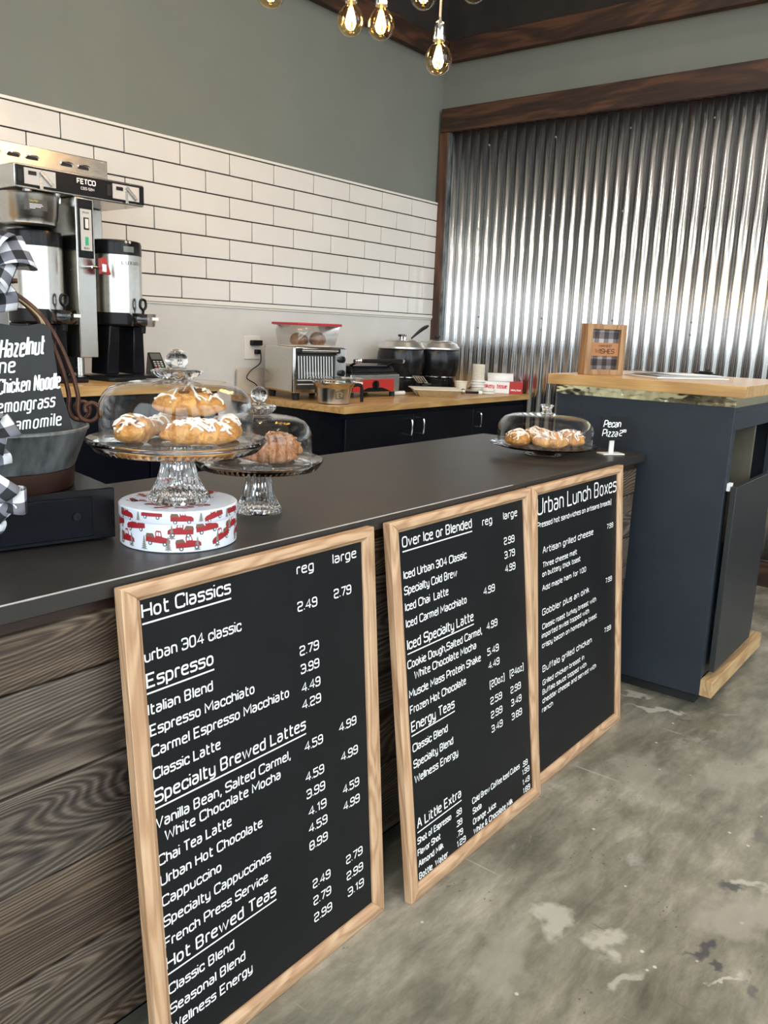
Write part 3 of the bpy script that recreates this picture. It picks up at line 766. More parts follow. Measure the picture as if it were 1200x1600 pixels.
def menu_board(k, u0, u1, x0, yb, yt, zt, label):
    L = math.hypot(yt-yb, zt); w = u1-u0
    t = thing('menu_board', label, 'sign', (x0, yb, 0.001), 0, None)
    t.rotation_euler = (-math.atan2(yt-yb, zt), 0, 0)
    H = L+0.004; r = 0.036; rt_, rb_ = 0.027, 0.036; d = 0.020
    for a, b in ((u0, u0+r), (u1-r, u1)):
        inn = 1 if a == u0 else -1
        mb = MB()
        o, i_ = (a, b) if inn == 1 else (b, a)             # outer and inner edge
        prof = [(0, 0.0), (0.25, -0.003), (0.72, -0.003), (0.80, 0.001), (1.0, 0.004)]
        vs = []; fs = []
        for f, y in prof:
            x = o+(i_-o)*f; vs += [(x, y, rb_*f), (x, y, H-rt_*f)]
        vs += [(i_, d, rb_), (i_, d, H-rt_), (o, d, 0), (o, d, H)]
        n = len(vs)//2
        for j in range(n):
            j2 = (j+1) % n; f = (j*2, j2*2, j2*2+1, j*2+1); fs.append(f if inn == 1 else f[::-1])
        e0 = tuple(j*2 for j in range(n)); e1 = tuple(j*2+1 for j in range(n))
        fs += [e0[::-1] if inn == 1 else e0, e1 if inn == 1 else e1[::-1]]
        mb.add(vs, fs).build('frame_stile', 'railz', t, bevel=0.0012, seg=1)
    for o, i_ in ((0, rb_), (H, H-rt_)):
        up = o == 0; vs = []; fs = []
        prof = [(0, 0.0), (0.25, -0.003), (0.72, -0.003), (0.80, 0.001), (1.0, 0.004)]
        for f, y in prof:
            z = o+(i_-o)*f; vs += [(u0+r*f, y, z), (u1-r*f, y, z)]
        vs += [(u0+r, d, i_), (u1-r, d, i_), (u0, d, o), (u1, d, o)]
        n = len(vs)//2
        for j in range(n):
            j2 = (j+1) % n; f = (j*2, j*2+1, j2*2+1, j2*2); fs.append(f if up else f[::-1])
        e0 = tuple(j*2 for j in range(n)); e1 = tuple(j*2+1 for j in range(n))
        fs += [e0 if up else e0[::-1], e1[::-1] if up else e1]
        MB().add(vs, fs).build('frame_rail', 'railx', t, bevel=0.0012, seg=1)
    yp = 0.008
    MB().box(u0+r-0.004, u1-r+0.004, yp, yp+0.008, rb_-0.004, H-rt_+0.004).build('panel', 'chalk', t)
    mb = MB(); hs = {'H': .0255, 'I': .0205, 'T': .0215, 'S': .0172, 'B': .050}; ths = {'H': .135, 'I': .14, 'T': .13, 'S': .15, 'B': .10}
    for kd, s, u, v, ww in ROWS[k]:
        o = Vector((u, yp-0.0008, v))
        text(mb, s, o, X_, Z_, hs[kd], ww, ths[kd])
        if kd == 'H': line(mb, o-Z_*0.0105, X_, Z_, ww, 0.0030)
    mb.build('lettering', 'white', t, sharp=180)
    return t
menu_board(1, -0.022, 0.607, 0.748, 1.012, 1.085, 0.902, 'large black menu board headed Hot Classics in pinkish oak frame, leaning on the counter')
menu_board(2, -0.014, 0.625, 1.423, 0.974, 1.085, 0.900, 'middle black menu board headed Over Ice or Blended in oak frame, leaning on the counter')
menu_board(3, -0.012, 0.622, 2.060, 0.997, 1.080, 0.902, 'farthest black menu board headed Urban Lunch Boxes in oak frame, near the navy stand')

# ================================================================ navy host stand
def host_stand():
    t = thing('host_stand', 'tall dark navy host stand with oak top and brass strip under it', 'stand', (2.985, 0.827, 0), 0.018)
    w, d, zb, zt = 0.70, 0.665, 0.045, 1.108
    mb = MB()                                              # carcass: left side, right side, back, bottom, top, front with opening
    mb.box(0, 0.022, 0, d, zb, zt); mb.box(w-0.022, w, 0.02, d, zb, zt); mb.box(0.022, w-0.022, d-0.02, d, zb, zt); mb.box(0.022, w-0.022, 0, d-0.02, zt-0.02, zt)
    mb.box(0.022, w, 0.0, 0.02, 1.025, zt-0.02); mb.box(0.022, 0.045, 0.0, 0.02, 0.115, 1.025); mb.box(w-0.09, w, 0, 0.02, 0.115, 1.025); mb.box(0.045, w-0.09, 0, 0.02, 0.115, 0.62)
    mb.build('carcass', 'navy', t, bevel=0.0015)
    mb = MB(); mb.box(0.024, w-0.024, 0.03, d-0.022, zb, 0.07); mb.box(0.024, 0.032, 0.021, d-0.03, 0.07, zt-0.025); mb.box(0.076, w-0.03, d-0.04, d-0.022, 0.07, zt-0.025)
    mb.build('lining', 'inside', t)
    MB().box(0.40, 0.418, 0.021, d-0.045, 0.07, zt-0.03).build('inner_divider', 'inside', t)
    mb = MB(); mb.box(-0.003, w+0.003, -0.003, d+0.003, zt-0.001, 1.142); mb.build('brass_strip', 'brass', t)
    MB().box(-0.032, w+0.05, -0.036, d+0.03, 1.1425, 1.182).build('worktop', 'oaky', t, bevel=0.0015)
    MB().box(0.0, w+0.005, -0.045, -0.0005, zb+0.002, 0.11).build('plinth_rail', 'pine', t, bevel=0.002)
    MB().box(0.03, w-0.03, 0.02, d-0.02, 0.0, zb).build('toe_kick', 'rubber', t)
    mb = MB(); a = 0.02
    mb.hexa([(0.035,-0.034,0.135),(0.53,-0.034,0.135),(0.53,-0.014,0.135),(0.035,-0.014,0.135)], [(0.0+0.005,-0.038,0.833),(0.50,-0.038,0.833),(0.50,-0.018,0.833),(0.005,-0.018,0.833)])
    dr = mb.build('leaning_door', 'navydark', t, bevel=0.0015)
    mb = MB()
    mb.box(0.08, 0.46, -0.0125, -0.0005, 0.30, 0.36)
    mb.build('spacer_block', 'navy', dr)
    mb = MB(); mb.box(0.012, 0.045, -0.014, -0.002, 0.815, 0.842); mb.build('folded_towel', 'paper', t)
    return t
host_stand()
# plaid greeting sign
t = thing('framed_greeting_sign', 'small brown wooden framed plaid sign reading WARMEST WISHES on the stand top', 'sign', (3.10, 1.365, 1.1825), -0.60)
W_, H_ = 0.172, 0.193
for nm, bx in (('frame_side', (-W_/2, -W_/2+0.024, 0, 0.05, 0, H_)), ('frame_side', (W_/2-0.024, W_/2, 0, 0.05, 0, H_)), ('frame_bar', (-W_/2+0.024, W_/2-0.024, 0, 0.05, 0, 0.02)), ('frame_bar', (-W_/2+0.024, W_/2-0.024, 0, 0.05, H_-0.02, H_))):
    MB().box(*bx).build(nm, 'framewood', t, bevel=0.001)
mb = MB(); a, b, z0, z1 = -W_/2+0.024, W_/2-0.024, 0.02, H_-0.02
mb.add([(a,0.016,z0),(b,0.016,z0),(b,0.016,z1),(a,0.016,z1)], [(0,1,2,3)], [[(0.1,0.2),(3.1,0.2),(3.1,3.2),(0.1,3.2)]])
mb.build('plaid_cloth', 'plaid2', t, solid=0.002)
MB().box(a+0.001, b-0.001, 0.008, 0.0145, 0.072, 0.122).build('leather_band', 'leather', t)
mb = MB(); text(mb, 'WISHES', (-0.042, 0.0072, 0.081), X_, Z_, 0.019, 0.084, .14); text(mb, 'WARMEST', (-0.030, 0.0072, 0.106), X_, Z_, 0.009, 0.060, .14)
mb.build('lettering', 'darkprint', t, sharp=180)
# clipboard with papers
t = thing('clipboard', 'white clipboard with loose papers lying on the stand top', 'clipboard', (3.32, 1.16, 1.1825), -0.62)
MB().box(-0.16, 0.16, -0.115, 0.115, 0, 0.004).build('board', 'paper', t, bevel=0.001)
mb = MB()
for k in range(5):
    n = 10; vs = []; fs = []; dx = random.uniform(-0.01, 0.01)
    for i in range(n+1):
        x = -0.15+0.29*i/n; up = 0.010*max(0, 1-i/4.5)**1.5*(k+1)/5
        vs += [(x+dx, -0.105, 0.0049+k*0.0022+up*0.7), (x+dx, 0.105, 0.0049+k*0.0022+up)]
    for i in range(n): fs.append((i*2, i*2+2, i*2+3, i*2+1))
    mb.add(vs, fs)
mb.build('papers', 'paper', t, solid=0.0006)
mb = MB(); mb.box(0.120, 0.157, -0.05, 0.05, 0.0145, 0.0195); mb.box(0.150, 0.157, -0.05, 0.05, 0.0042, 0.0145); mb.tube([(0.137,-0.04,0.022),(0.137,0.04,0.022)], 0.004); mb.tube([(0.13,0.0,0.021),(0.152,0.0,0.033)], 0.003)
mb.build('clip', 'black', t)

# ================================================================ cake stands, domes, pastries
def glass_dome(t, r, h, z, knob_r, collar_r, collar_z, knob_z, ball=True):
    th = 0.0028
    out = [(r,0),(r,h*0.50),(r*0.985,h*0.63),(r*0.94,h*0.76),(r*0.86,h*0.87),(r*0.72,h*0.945),(r*0.5,h*0.985),(r*0.30,h),(0.004,h)]
    inn = [(max(a-th, 0.003) if b < h*0.8 else max(a-th*0.6, 0.003), max(b-th*(b/h), 0)) for a, b in out]
    MB().lathe([(a, b+z) for a, b in out] + [(a, b+z) for a, b in reversed(inn)], 72, close=True).build('dome', 'dome', t, sharp=60)
    mb = MB()
    if ball:
        a = collar_r; zc = collar_z
        mb.lathe([(0,z+h+0.0006),(a*0.55,z+h+0.0006),(a*0.70,z+h+0.003),(a*0.98,zc-0.004,.035),(a,zc,.045),(a*0.86,zc+0.003,.03),(a*0.52,zc+0.004,.02),(knob_r*0.72,zc+0.007),(knob_r*0.62,(zc+knob_z-knob_r)/2+0.003),(knob_r*0.55,knob_z-knob_r*0.9),
                  (knob_r*0.80,knob_z-knob_r*0.6),(knob_r*0.98,knob_z-knob_r*0.2),(knob_r*0.98,knob_z+knob_r*0.2),(knob_r*0.80,knob_z+knob_r*0.6),(knob_r*0.44,knob_z+knob_r*0.9),(0,knob_z+knob_r)], 48, flute=12)
    else:
        a = knob_r
        mb.lathe([(0,z+h+0.0006),(a*1.05,z+h+0.0006),(a*0.8,z+h+0.006),(a*0.72,z+h+0.014),(a*0.85,z+h+0.02),(a*1.12,z+h+0.029,.06),(a*1.05,z+h+0.032,.06),(a*0.7,z+h+0.028),(0,z+h+0.026)], 40, flute=8)
    mb.build('knob', 'glass', t, sharp=60)
def cake_stand(loc, label, zp, rp, rb, dome):
    """pressed glass: fluted foot, shallow plate with beaded rim; loc is the foot, zp the plate height"""
    t = thing('cake_stand', label, 'cake stand', loc)
    h = zp-0.012
    MB().lathe([(0,0.006),(rb*0.80,0.004),(rb*0.97,0.0),(rb,0.003),(rb*0.97,0.008,.02),(rb*0.82,h*0.16,.05),(rb*0.64,h*0.36,.06),(rb*0.52,h*0.62,.06),(rb*0.48,h*0.85,.05),(rb*0.50,h,.03),(0,h)], 96, flute=24).build('pedestal', 'glass', t, sharp=60)
    MB().lathe([(0,h+0.0008),(rp*0.55,h+0.0008),(rp*0.80,h+0.0012),(rp*0.86,h-0.006,.004),(rp*0.90,h-0.006,.006),(rp*0.97,zp-0.006,.003),(rp,zp+0.001),(rp*0.985,zp+0.004),(rp*0.93,zp-0.001),(rp*0.885,zp-0.003),(0,zp-0.003)], 144, flute=72).build('plate', 'glass', t, sharp=70)
    glass_dome(t, *dome)
    return t
C1 = (0.965, 1.247); C2 = (1.243, 1.326); C3 = (2.612, 1.345)
cake_stand((*C1, 0.9936), 'tall glass cake stand with domed lid of iced pastries, standing on the truck-print tin', 0.1135, 0.1635, 0.0595, (0.139, 0.1115, 0.1115, 0.0205, 0.046, 0.239, 0.2590))
cake_stand((*C2, 0.918), 'glass cake stand with domed lid of brown croissants, behind the one on the tin', 0.116, 0.1414, 0.0523, (0.1155, 0.099, 0.114, 0.018, 0.037, 0.231, 0.2560))
t = thing('cake_plate', 'low footed glass plate under a wide dome of flat iced pastries', 'cake plate', (*C3, 0.918))
MB().lathe([(0,0.004),(0.060,0.0),(0.067,0.001,.02),(0.064,0.006,.03),(0.048,0.013,.05),(0.045,0.022,.03),(0,0.022)], 72, flute=18).build('foot', 'glass', t, sharp=60)
MB().lathe([(0,0.0228),(0.12,0.0228),(0.155,0.025),(0.186,0.034,.012),(0.188,0.037,.012),(0.176,0.034),(0.15,0.030),(0,0.030)], 120, flute=30).build('plate', 'glass', t, sharp=60)
glass_dome(t, 0.165, 0.106, 0.0345, 0.021, 0, 0, 0, ball=False)

def pastry(name, label, cat, loc, rz, size, m, curve=0.0, ribs=0, taper=0.35, icing=None, group=None, tilt=0.0, extra=None, seed=0):
    """rolled pastry: curved, rib-lapped loaf lying on its plate. size = (length, width, height)"""
    rnd = random.Random(seed)
    L, Wd, Hh = size; t = thing(name, label, cat, loc, rz, group); n, k = 34, 22
    vs = []; fs = []
    def surf(u, a, ex=1.0):
        """u along -1..1, a angle round the section"""
        env = (1-abs(u)**2.6)**0.5 if abs(u) < 1 else 0
        env = max(env*(1-taper*u*u), 0.0)
        lap = 1+0.04*math.sin(ribs*u*PI/1.0+0.6+0.8*math.sin(a)) if ribs else 1
        lump = 1+0.05*math.sin(5*a+u*4+seed)+0.05*math.sin(3*a-u*7+seed*2)+0.03*math.sin(8*a+u*11+seed*3)
        y = math.cos(a)*Wd/2*env*lap*lump*ex; zz = math.sin(a)
        z = (Hh*0.60*zz if zz > 0 else Hh*0.40*zz*(1 if abs(zz) < .8 else .9))*env*lap*(lump if zz > 0 else 1)*ex
        z = max(z, -Hh*0.34)+Hh*0.34
        x = u*L/2; bend = curve*(u*u)*L
        return Vector((x, y-bend+curve*L*0.3, z))
    us = [-0.995+1.99*i/n for i in range(n+1)]
    for u in us:
        for j in range(k): vs.append(surf(u, 2*PI*j/k))
    for i in range(n):
        for j in range(k): fs.append((i*k+j, i*k+(j+1) % k, (i+1)*k+(j+1) % k, (i+1)*k+j))
    fs.append(tuple(range(k))[::-1][::-1]); fs.append(tuple(n*k+j for j in range(k))[::-1])
    mb = MB(); mb.add(vs, [f[::-1] for f in fs]); mb.build('dough', m, t, sharp=80)
    if icing:
        mb = MB()
        for q in range(icing):
            u0 = rnd.uniform(-0.75, 0.75); pts = []
            for i in range(12):
                a = 0.45+(PI-0.9)*i/11; pts.append(surf(max(-.9, min(.9, u0+0.35*math.sin(i*0.5+q)*0.5+(i/11-.5)*0.5)), a, 1.03))
            mb.tube(smooth(pts, 2), 0.003, 6, rr=[0.0012+0.0018*rnd.random() for _ in range(23)])
        pts = [surf(-0.8+1.6*i/20, PI/2+0.5*math.sin(i*1.9+seed), 1.03) for i in range(21)]
        mb.tube(smooth(pts, 3), 0.003, 6, rr=[0.0022+0.0012*math.sin(i*.7) for i in range(61)])
        mb.build('icing', 'icing', t, sharp=80)
    if extra:
        mb = MB()
        for q in range(extra[1]):
            p = surf(rnd.uniform(-.75, .75), rnd.uniform(0.6, PI-0.6), 1.0); s = rnd.uniform(0.003, 0.007); a = rnd.uniform(0, PI)
            mb.T = Matrix.Translation(p+Vector((0,0,s*0.1))) @ Matrix.Rotation(a, 4, 'Z') @ Matrix.Rotation(rnd.uniform(-.5,.5), 4, 'X')
            mb.ball(s, (0,0,0), 8, 0.5)
        mb.T = Matrix.Identity(4); mb.build(extra[2], extra[0], t, sharp=80)
    t.rotation_euler.x = tilt
    return t
A1 = -0.658                                                # direction square to the view
def at(c, r, f, z):
    """point r to the right and f away, seen from the camera, of a stand's centre"""
    return (c[0]+r*math.cos(A1)-f*math.sin(A1), c[1]+r*math.sin(A1)+f*math.cos(A1), z)
Z1 = 0.9936+0.1115
pastry('iced_danish', 'golden danish with white icing drizzle at the left under the tall dome', 'pastry', at(C1, -0.076, -0.02, Z1), A1+1.1, (0.104,0.064,0.052), 'danish', .08, 5, icing=5, group='iced danishes under the tall dome', seed=1, extra=('filling', 10, 'nut_filling'))
pastry('iced_danish', 'golden danish with broad white icing lying at the front under the tall dome', 'pastry', at(C1, 0.038, -0.055, Z1), A1-0.08, (0.140,0.064,0.048), 'danish', .06, 6, icing=9, group='iced danishes under the tall dome', seed=2, extra=('icing', 26, 'almond_flakes'))
pastry('iced_danish', 'golden danish at the right, partly behind the front one under the tall dome', 'pastry', at(C1, 0.092, 0.020, Z1), A1+1.35, (0.090,0.054,0.048), 'danish', .06, 5, icing=4, group='iced danishes under the tall dome', seed=3)
pastry('iced_danish', 'golden danish at the back under the tall dome, holding up the top one', 'pastry', at(C1, -0.012, 0.056, Z1), A1+0.1, (0.115,0.054,0.046), 'danish', .06, 6, icing=4, group='iced danishes under the tall dome', seed=4)
pastry('iced_danish', 'golden danish with dark filling resting on top of the pile under the tall dome', 'pastry', at(C1, 0.022, 0.006, Z1+0.0445), A1-0.05, (0.135,0.074,0.056), 'danish', .05, 5, icing=6, group='iced danishes under the tall dome', seed=5, extra=('filling', 16, 'nut_filling'))
Z2 = 0.918+0.114
pastry('croissant', 'brown sugar-dusted croissant at the front under the lower dome', 'pastry', at(C2, 0.018, -0.045, Z2), A1-0.12, (0.125,0.058,0.046), 'croissant', .18, 6, .6, group='croissants under the lower dome', seed=6)
pastry('croissant', 'brown almond croissant at the right back under the lower dome', 'pastry', at(C2, 0.048, 0.025, Z2), A1-0.45, (0.115,0.066,0.060), 'croissant', .12, 5, .5, group='croissants under the lower dome', seed=7, extra=('nuts', 22, 'almond_flakes'))
pastry('croissant', 'dark brown croissant at the left under the lower dome', 'pastry', at(C2, -0.066, 0.02, Z2), A1+0.5, (0.115,0.056,0.042), 'croissant', .15, 6, .6, group='croissants under the lower dome', seed=8)
Z3 = 0.918+0.0302; A3 = -0.70
def at3(r, f): return (C3[0]+r*math.cos(A3)-f*math.sin(A3), C3[1]+r*math.sin(A3)+f*math.cos(A3), Z3)
for r, f, a, lb, sd in ((-0.098, 0.0, 1.35, 'at the left', 11), (-0.005, -0.062, 0.0, 'with a smooth golden front, in the middle', 12), (0.094, 0.0, -1.2, 'with pecans, at the right', 13), (0.0, 0.072, 0.1, 'at the back, behind the middle one', 14)):
    pastry('pecan_pastry', 'flat iced pecan pastry %s under the wide dome' % lb, 'pastry', at3(r, f), A3+a, (0.128,0.082,0.056), 'danish', .05, 4, .2, icing=8, group='pecan pastries under the wide dome', seed=sd, extra=('nuts', 26, 'pecan_pieces'))

# ---- printed tin under the tall stand
t = thing('cookie_tin', 'round white tin printed with dark red trucks and little fir trees', 'tin', (*C1, 0.918))
R = 0.1072
MB().lathe([(0,0),(R-0.002,0),(R,0.0015),(R,0.058),(0,0.058)], 96).build('tin_body', 'tin', t)
MB().lathe([(R+0.0006,0.052),(R+0.0016,0.0535),(R+0.0016,0.0725),(R-0.001,0.0750),(0,0.0750),(0,0.0585),(R+0.0006,0.0585)], 96).build('tin_lid', 'tin', t)
def truck_shapes():
    """side view of an old pickup, nose to the right: (material slot, polygon, layer)"""
    body = [(-.50,.10),(-.50,.26),(-.10,.26),(-.10,.44),(-.06,.50),(.12,.50),(.18,.30),(.40,.27),(.50,.20),(.50,.08)]
    body = [(x, y*1.22-.02) for x, y in body]
    S_ = [(0, body, 0), (1, [(-.06,.38),(-.05,.53),(.02,.53),(.02,.38)], 1), (1, [(.04,.38),(.04,.53),(.10,.53),(.135,.38)], 1),
          (3, [(-.52,.29),(-.47,.44),(-.20,.46),(-.12,.30)], 0)]
    for cx in (-.30, .30):
        S_.append((2, [(cx+.085*math.cos(a*PI/7), .06+.085*math.sin(a*PI/7)) for a in range(14)], 1)); S_.append((1, [(cx+.045*math.cos(a*PI/4), .06+.045*math.sin(a*PI/4)) for a in range(8)], 2))
    return S_
def tree_shapes():
    S_ = [(3, [(-.02,0),(.02,0),(.02,.12),(-.02,.12)], 0)]
    for k in range(6):
        z = .08+k*.15; w = .26*(1-k/6.6); S_.append((3, [(-w,z),(w,z),(.02,z+.2),(-.02,z+.2)], 0))
    return S_
def slab(poly, a, b):
    """part of a polygon between two upright lines"""
    for side, lim in ((1, a), (-1, b)):
        out = []
        for p, q in zip(poly, poly[1:]+poly[:1]):
            ip, iq = side*(p[0]-lim) >= 0, side*(q[0]-lim) >= 0
            if ip: out.append(p)
            if ip != iq: t = (lim-p[0])/(q[0]-p[0]); out.append((lim, p[1]+(q[1]-p[1])*t))
        poly = out
        if len(poly) < 3: return []
    return poly
def onwall(x, y, ang, z, sc, rad, zlo, zhi, lay):
    a = ang+x*sc/rad; r = rad+0.0004+0.0003*lay
    return (r*math.cos(a), r*math.sin(a), min(max(z+y*sc, zlo), zhi))
def wrap(mb, shapes, ang, z, sc, rad, flip, rot, zlo, zhi, slot3):
    cr, sr = math.cos(rot), math.sin(rot)
    for sl, poly, lay in shapes:
        pts = []
        for x, y in poly:
            x *= -1 if flip else 1
            pts.append((x*cr-y*sr, x*sr+y*cr))
        if flip: pts = pts[::-1]
        mb.mi = slot3 if sl == 3 else sl
        lo, hi = min(p[0] for p in pts), max(p[0] for p in pts); ns = max(1, int((hi-lo)/0.09+.5))
        for q in range(ns):
            piece = slab(pts, lo+(hi-lo)*q/ns, lo+(hi-lo)*(q+1)/ns)
            if len(piece) > 2: mb.add([onwall(x, y, ang, z, sc, rad, zlo, zhi, lay) for x, y in piece], [tuple(range(len(piece)))])
view = math.atan2(-C1[1], -C1[0])
mb = MB(); lay = [(-1.30,.034,1,.2),(-1.02,.009,0,.05),(-.78,.036,1,.1),(-.36,.014,0,-.05),(.02,.030,1,-.05),(.16,.006,0,0.08),(.50,.034,0,.1),(.80,.013,1,.28),(1.12,.030,0,.1),(1.4,.012,1,0),(-1.6,.012,0,.1),(1.75,.03,0,0),(2.3,.012,1,0),(2.8,.03,0,0),(-2.2,.03,1,0),(-2.7,.01,0,0)]
for a, z, fl, ro in lay: wrap(mb, truck_shapes(), view+a, z, 0.045, R, fl, ro, 0.003, 0.0515, 4)
for a, z in ((-.88,.004),(-.60,.003),(-.12,.024),(-.18,.003),(.30,.002),(.68,.004),(1.0,.030),(1.25,.004),(-1.2,.004)): wrap(mb, tree_shapes(), view+a, z, 0.026, R, 0, 0, 0.003, 0.0515, 3)
mb.build('truck_print', ['redprint', 'tin', 'label', 'greyprint', 'brownprint'], t, sharp=180)
mb = MB()
for a, z, fl, ro in ((-1.0,.055,0,0),(-.45,.062,1,0),(.05,.0545,0,0),(.62,.056,1,.2),(1.1,.058,0,0),(1.7,.055,0,0),(-1.6,.055,1,0)): wrap(mb, truck_shapes(), view+a, z, 0.040, R+0.0016, fl, ro, 0.054, 0.0722, 4)
for a in (-.7,.36,.9): wrap(mb, tree_shapes(), view+a, .055, 0.02, R+0.0016, 0, 0, .054, .0722, 3)
mb.build('lid_print', ['redprint', 'tin', 'label', 'greyprint', 'brownprint'], t, sharp=180)
mb = MB()
for k in range(14):                                        # trucks printed on the lid's top
    a = k*2.39; r = 0.045+0.048*((k*0.618) % 1); cx, cy = r*math.cos(a), r*math.sin(a); ro = k*1.3; c_, s_ = math.cos(ro), math.sin(ro)
    for sl, poly, ly in truck_shapes():
        mb.mi = 4 if sl == 3 else sl; mb.add([(cx+(x*c_-y*s_)*.036, cy+(x*s_+y*c_)*.036, .0753+.0002*ly) for x, y in poly], [tuple(range(len(poly)))])
mb.build('lid_top_print', ['redprint', 'tin', 'label', 'greyprint', 'brownprint'], t, sharp=180)

# ---- pecan pizza price card
t = thing('price_card', 'small black card reading Pecan Pizza on a white stand near the wide dome', 'sign', (2.818, 1.185, 0.9178), -0.62)
MB().box(-0.042, 0.042, -0.022, 0.028, 0, 0.005).build('base', 'trimwhite', t, bevel=0.001)
MB().box(-0.009, 0.009, 0.000, 0.005, 0.005, 0.060).build('post', 'trimwhite', t)
MB().box(-0.052, 0.052, -0.004, -0.0005, 0.050, 0.134).build('card', 'satinblack', t)
mb = MB(); text(mb, 'Pecan', (-0.044, -0.0046, 0.096), X_, Z_, 0.026, 0.070, .13, slant=.15, jitter=.04, rnd=.45); text(mb, 'Pizza', (-0.046, -0.0046, 0.064), X_, Z_, 0.026, 0.062, .115, slant=.15, jitter=.04, rnd=.45)
text(mb, '2', (0.021, -0.0046, 0.066), X_, Z_, 0.022, 0.014, .14, slant=.15, rnd=.45); text(mb, '99', (0.0365, -0.0046, 0.079), X_, Z_, 0.011, 0.014, .16, rnd=.45)
mb.build('lettering', 'white', t, sharp=180)

# ================================================================ back counters
def cabinet_run(name, label, x0, x1, yf, yb, z, doors, handles, th, extra_left=True):
    t = thing(name, label, 'cabinet', ((x0+x1)/2, (yf+yb)/2, 0)); cx, cy = (x0+x1)/2, (yf+yb)/2
    MB().box(x0-cx, x1-cx, yf+0.024-cy, yb-cy, 0.09, z-th).build('carcass', 'cabinet', t)
    MB().box(x0+0.03-cx, x1-cx, yf+0.08-cy, yb-cy, 0.0, 0.09).build('toe_kick', 'rubber', t)
    for (a, b), h in zip(doors, handles):
        d = MB().box(a-cx, b-cx, yf+0.004-cy, yf+0.0235-cy, 0.11, z-th-0.03).build('door', 'cabinet', t, bevel=0.002)
        y = yf+0.004-cy; hx = h-cx; z1 = 0.862; z0 = 0.778
        MB().tube(smooth([(hx,y,z1),(hx,y-0.022,z1),(hx,y-0.03,z1-0.012),(hx,y-0.03,z0+0.012),(hx,y-0.022,z0),(hx,y,z0)], 4), 0.0045).build('handle', 'chrome', d)
    return t
ZR, ZL = 0.951, 1.077
cabinet_run('base_cabinet', 'near black base cabinet with three wire-handled doors under the toaster counter', 3.03, 4.82, 2.64, 3.40, ZR, [(3.05,3.602),(3.606,4.195),(4.20,4.80)], [3.555,3.662,4.245], 0.032)
tag(MB().box(3.005, 4.832, 2.615, 3.425, ZR-0.032, ZR).build('oak_worktop', 'oak', bevel=0.0012), 'oak worktop carrying the toaster oven and black kettles', 'worktop')
t = thing('base_cabinet', 'tall near black cabinet under the coffee brewer', 'cabinet', (0.9, 3.1, 0))
MB().box(-1.3, 1.48, -0.30, 0.30, 0.09, ZL-0.04).build('carcass', 'cabinet', t)
MB().box(-1.3, 1.46, -0.24, 0.30, 0.0, 0.09).build('toe_kick', 'rubber', t)
for a, b in ((-0.6,-0.01),(0.0,0.55),(0.56,1.11),(1.12,1.47)): MB().box(a, b, -0.319, -0.3005, 0.12, ZL-0.06).build('door', 'cabinet', t, bevel=0.002)
tag(MB().box(-0.5, 2.40, 2.765, 3.425, ZL-0.038, ZL).build('oak_worktop', 'oak', bevel=0.0012), 'higher oak worktop carrying the coffee brewer', 'worktop')

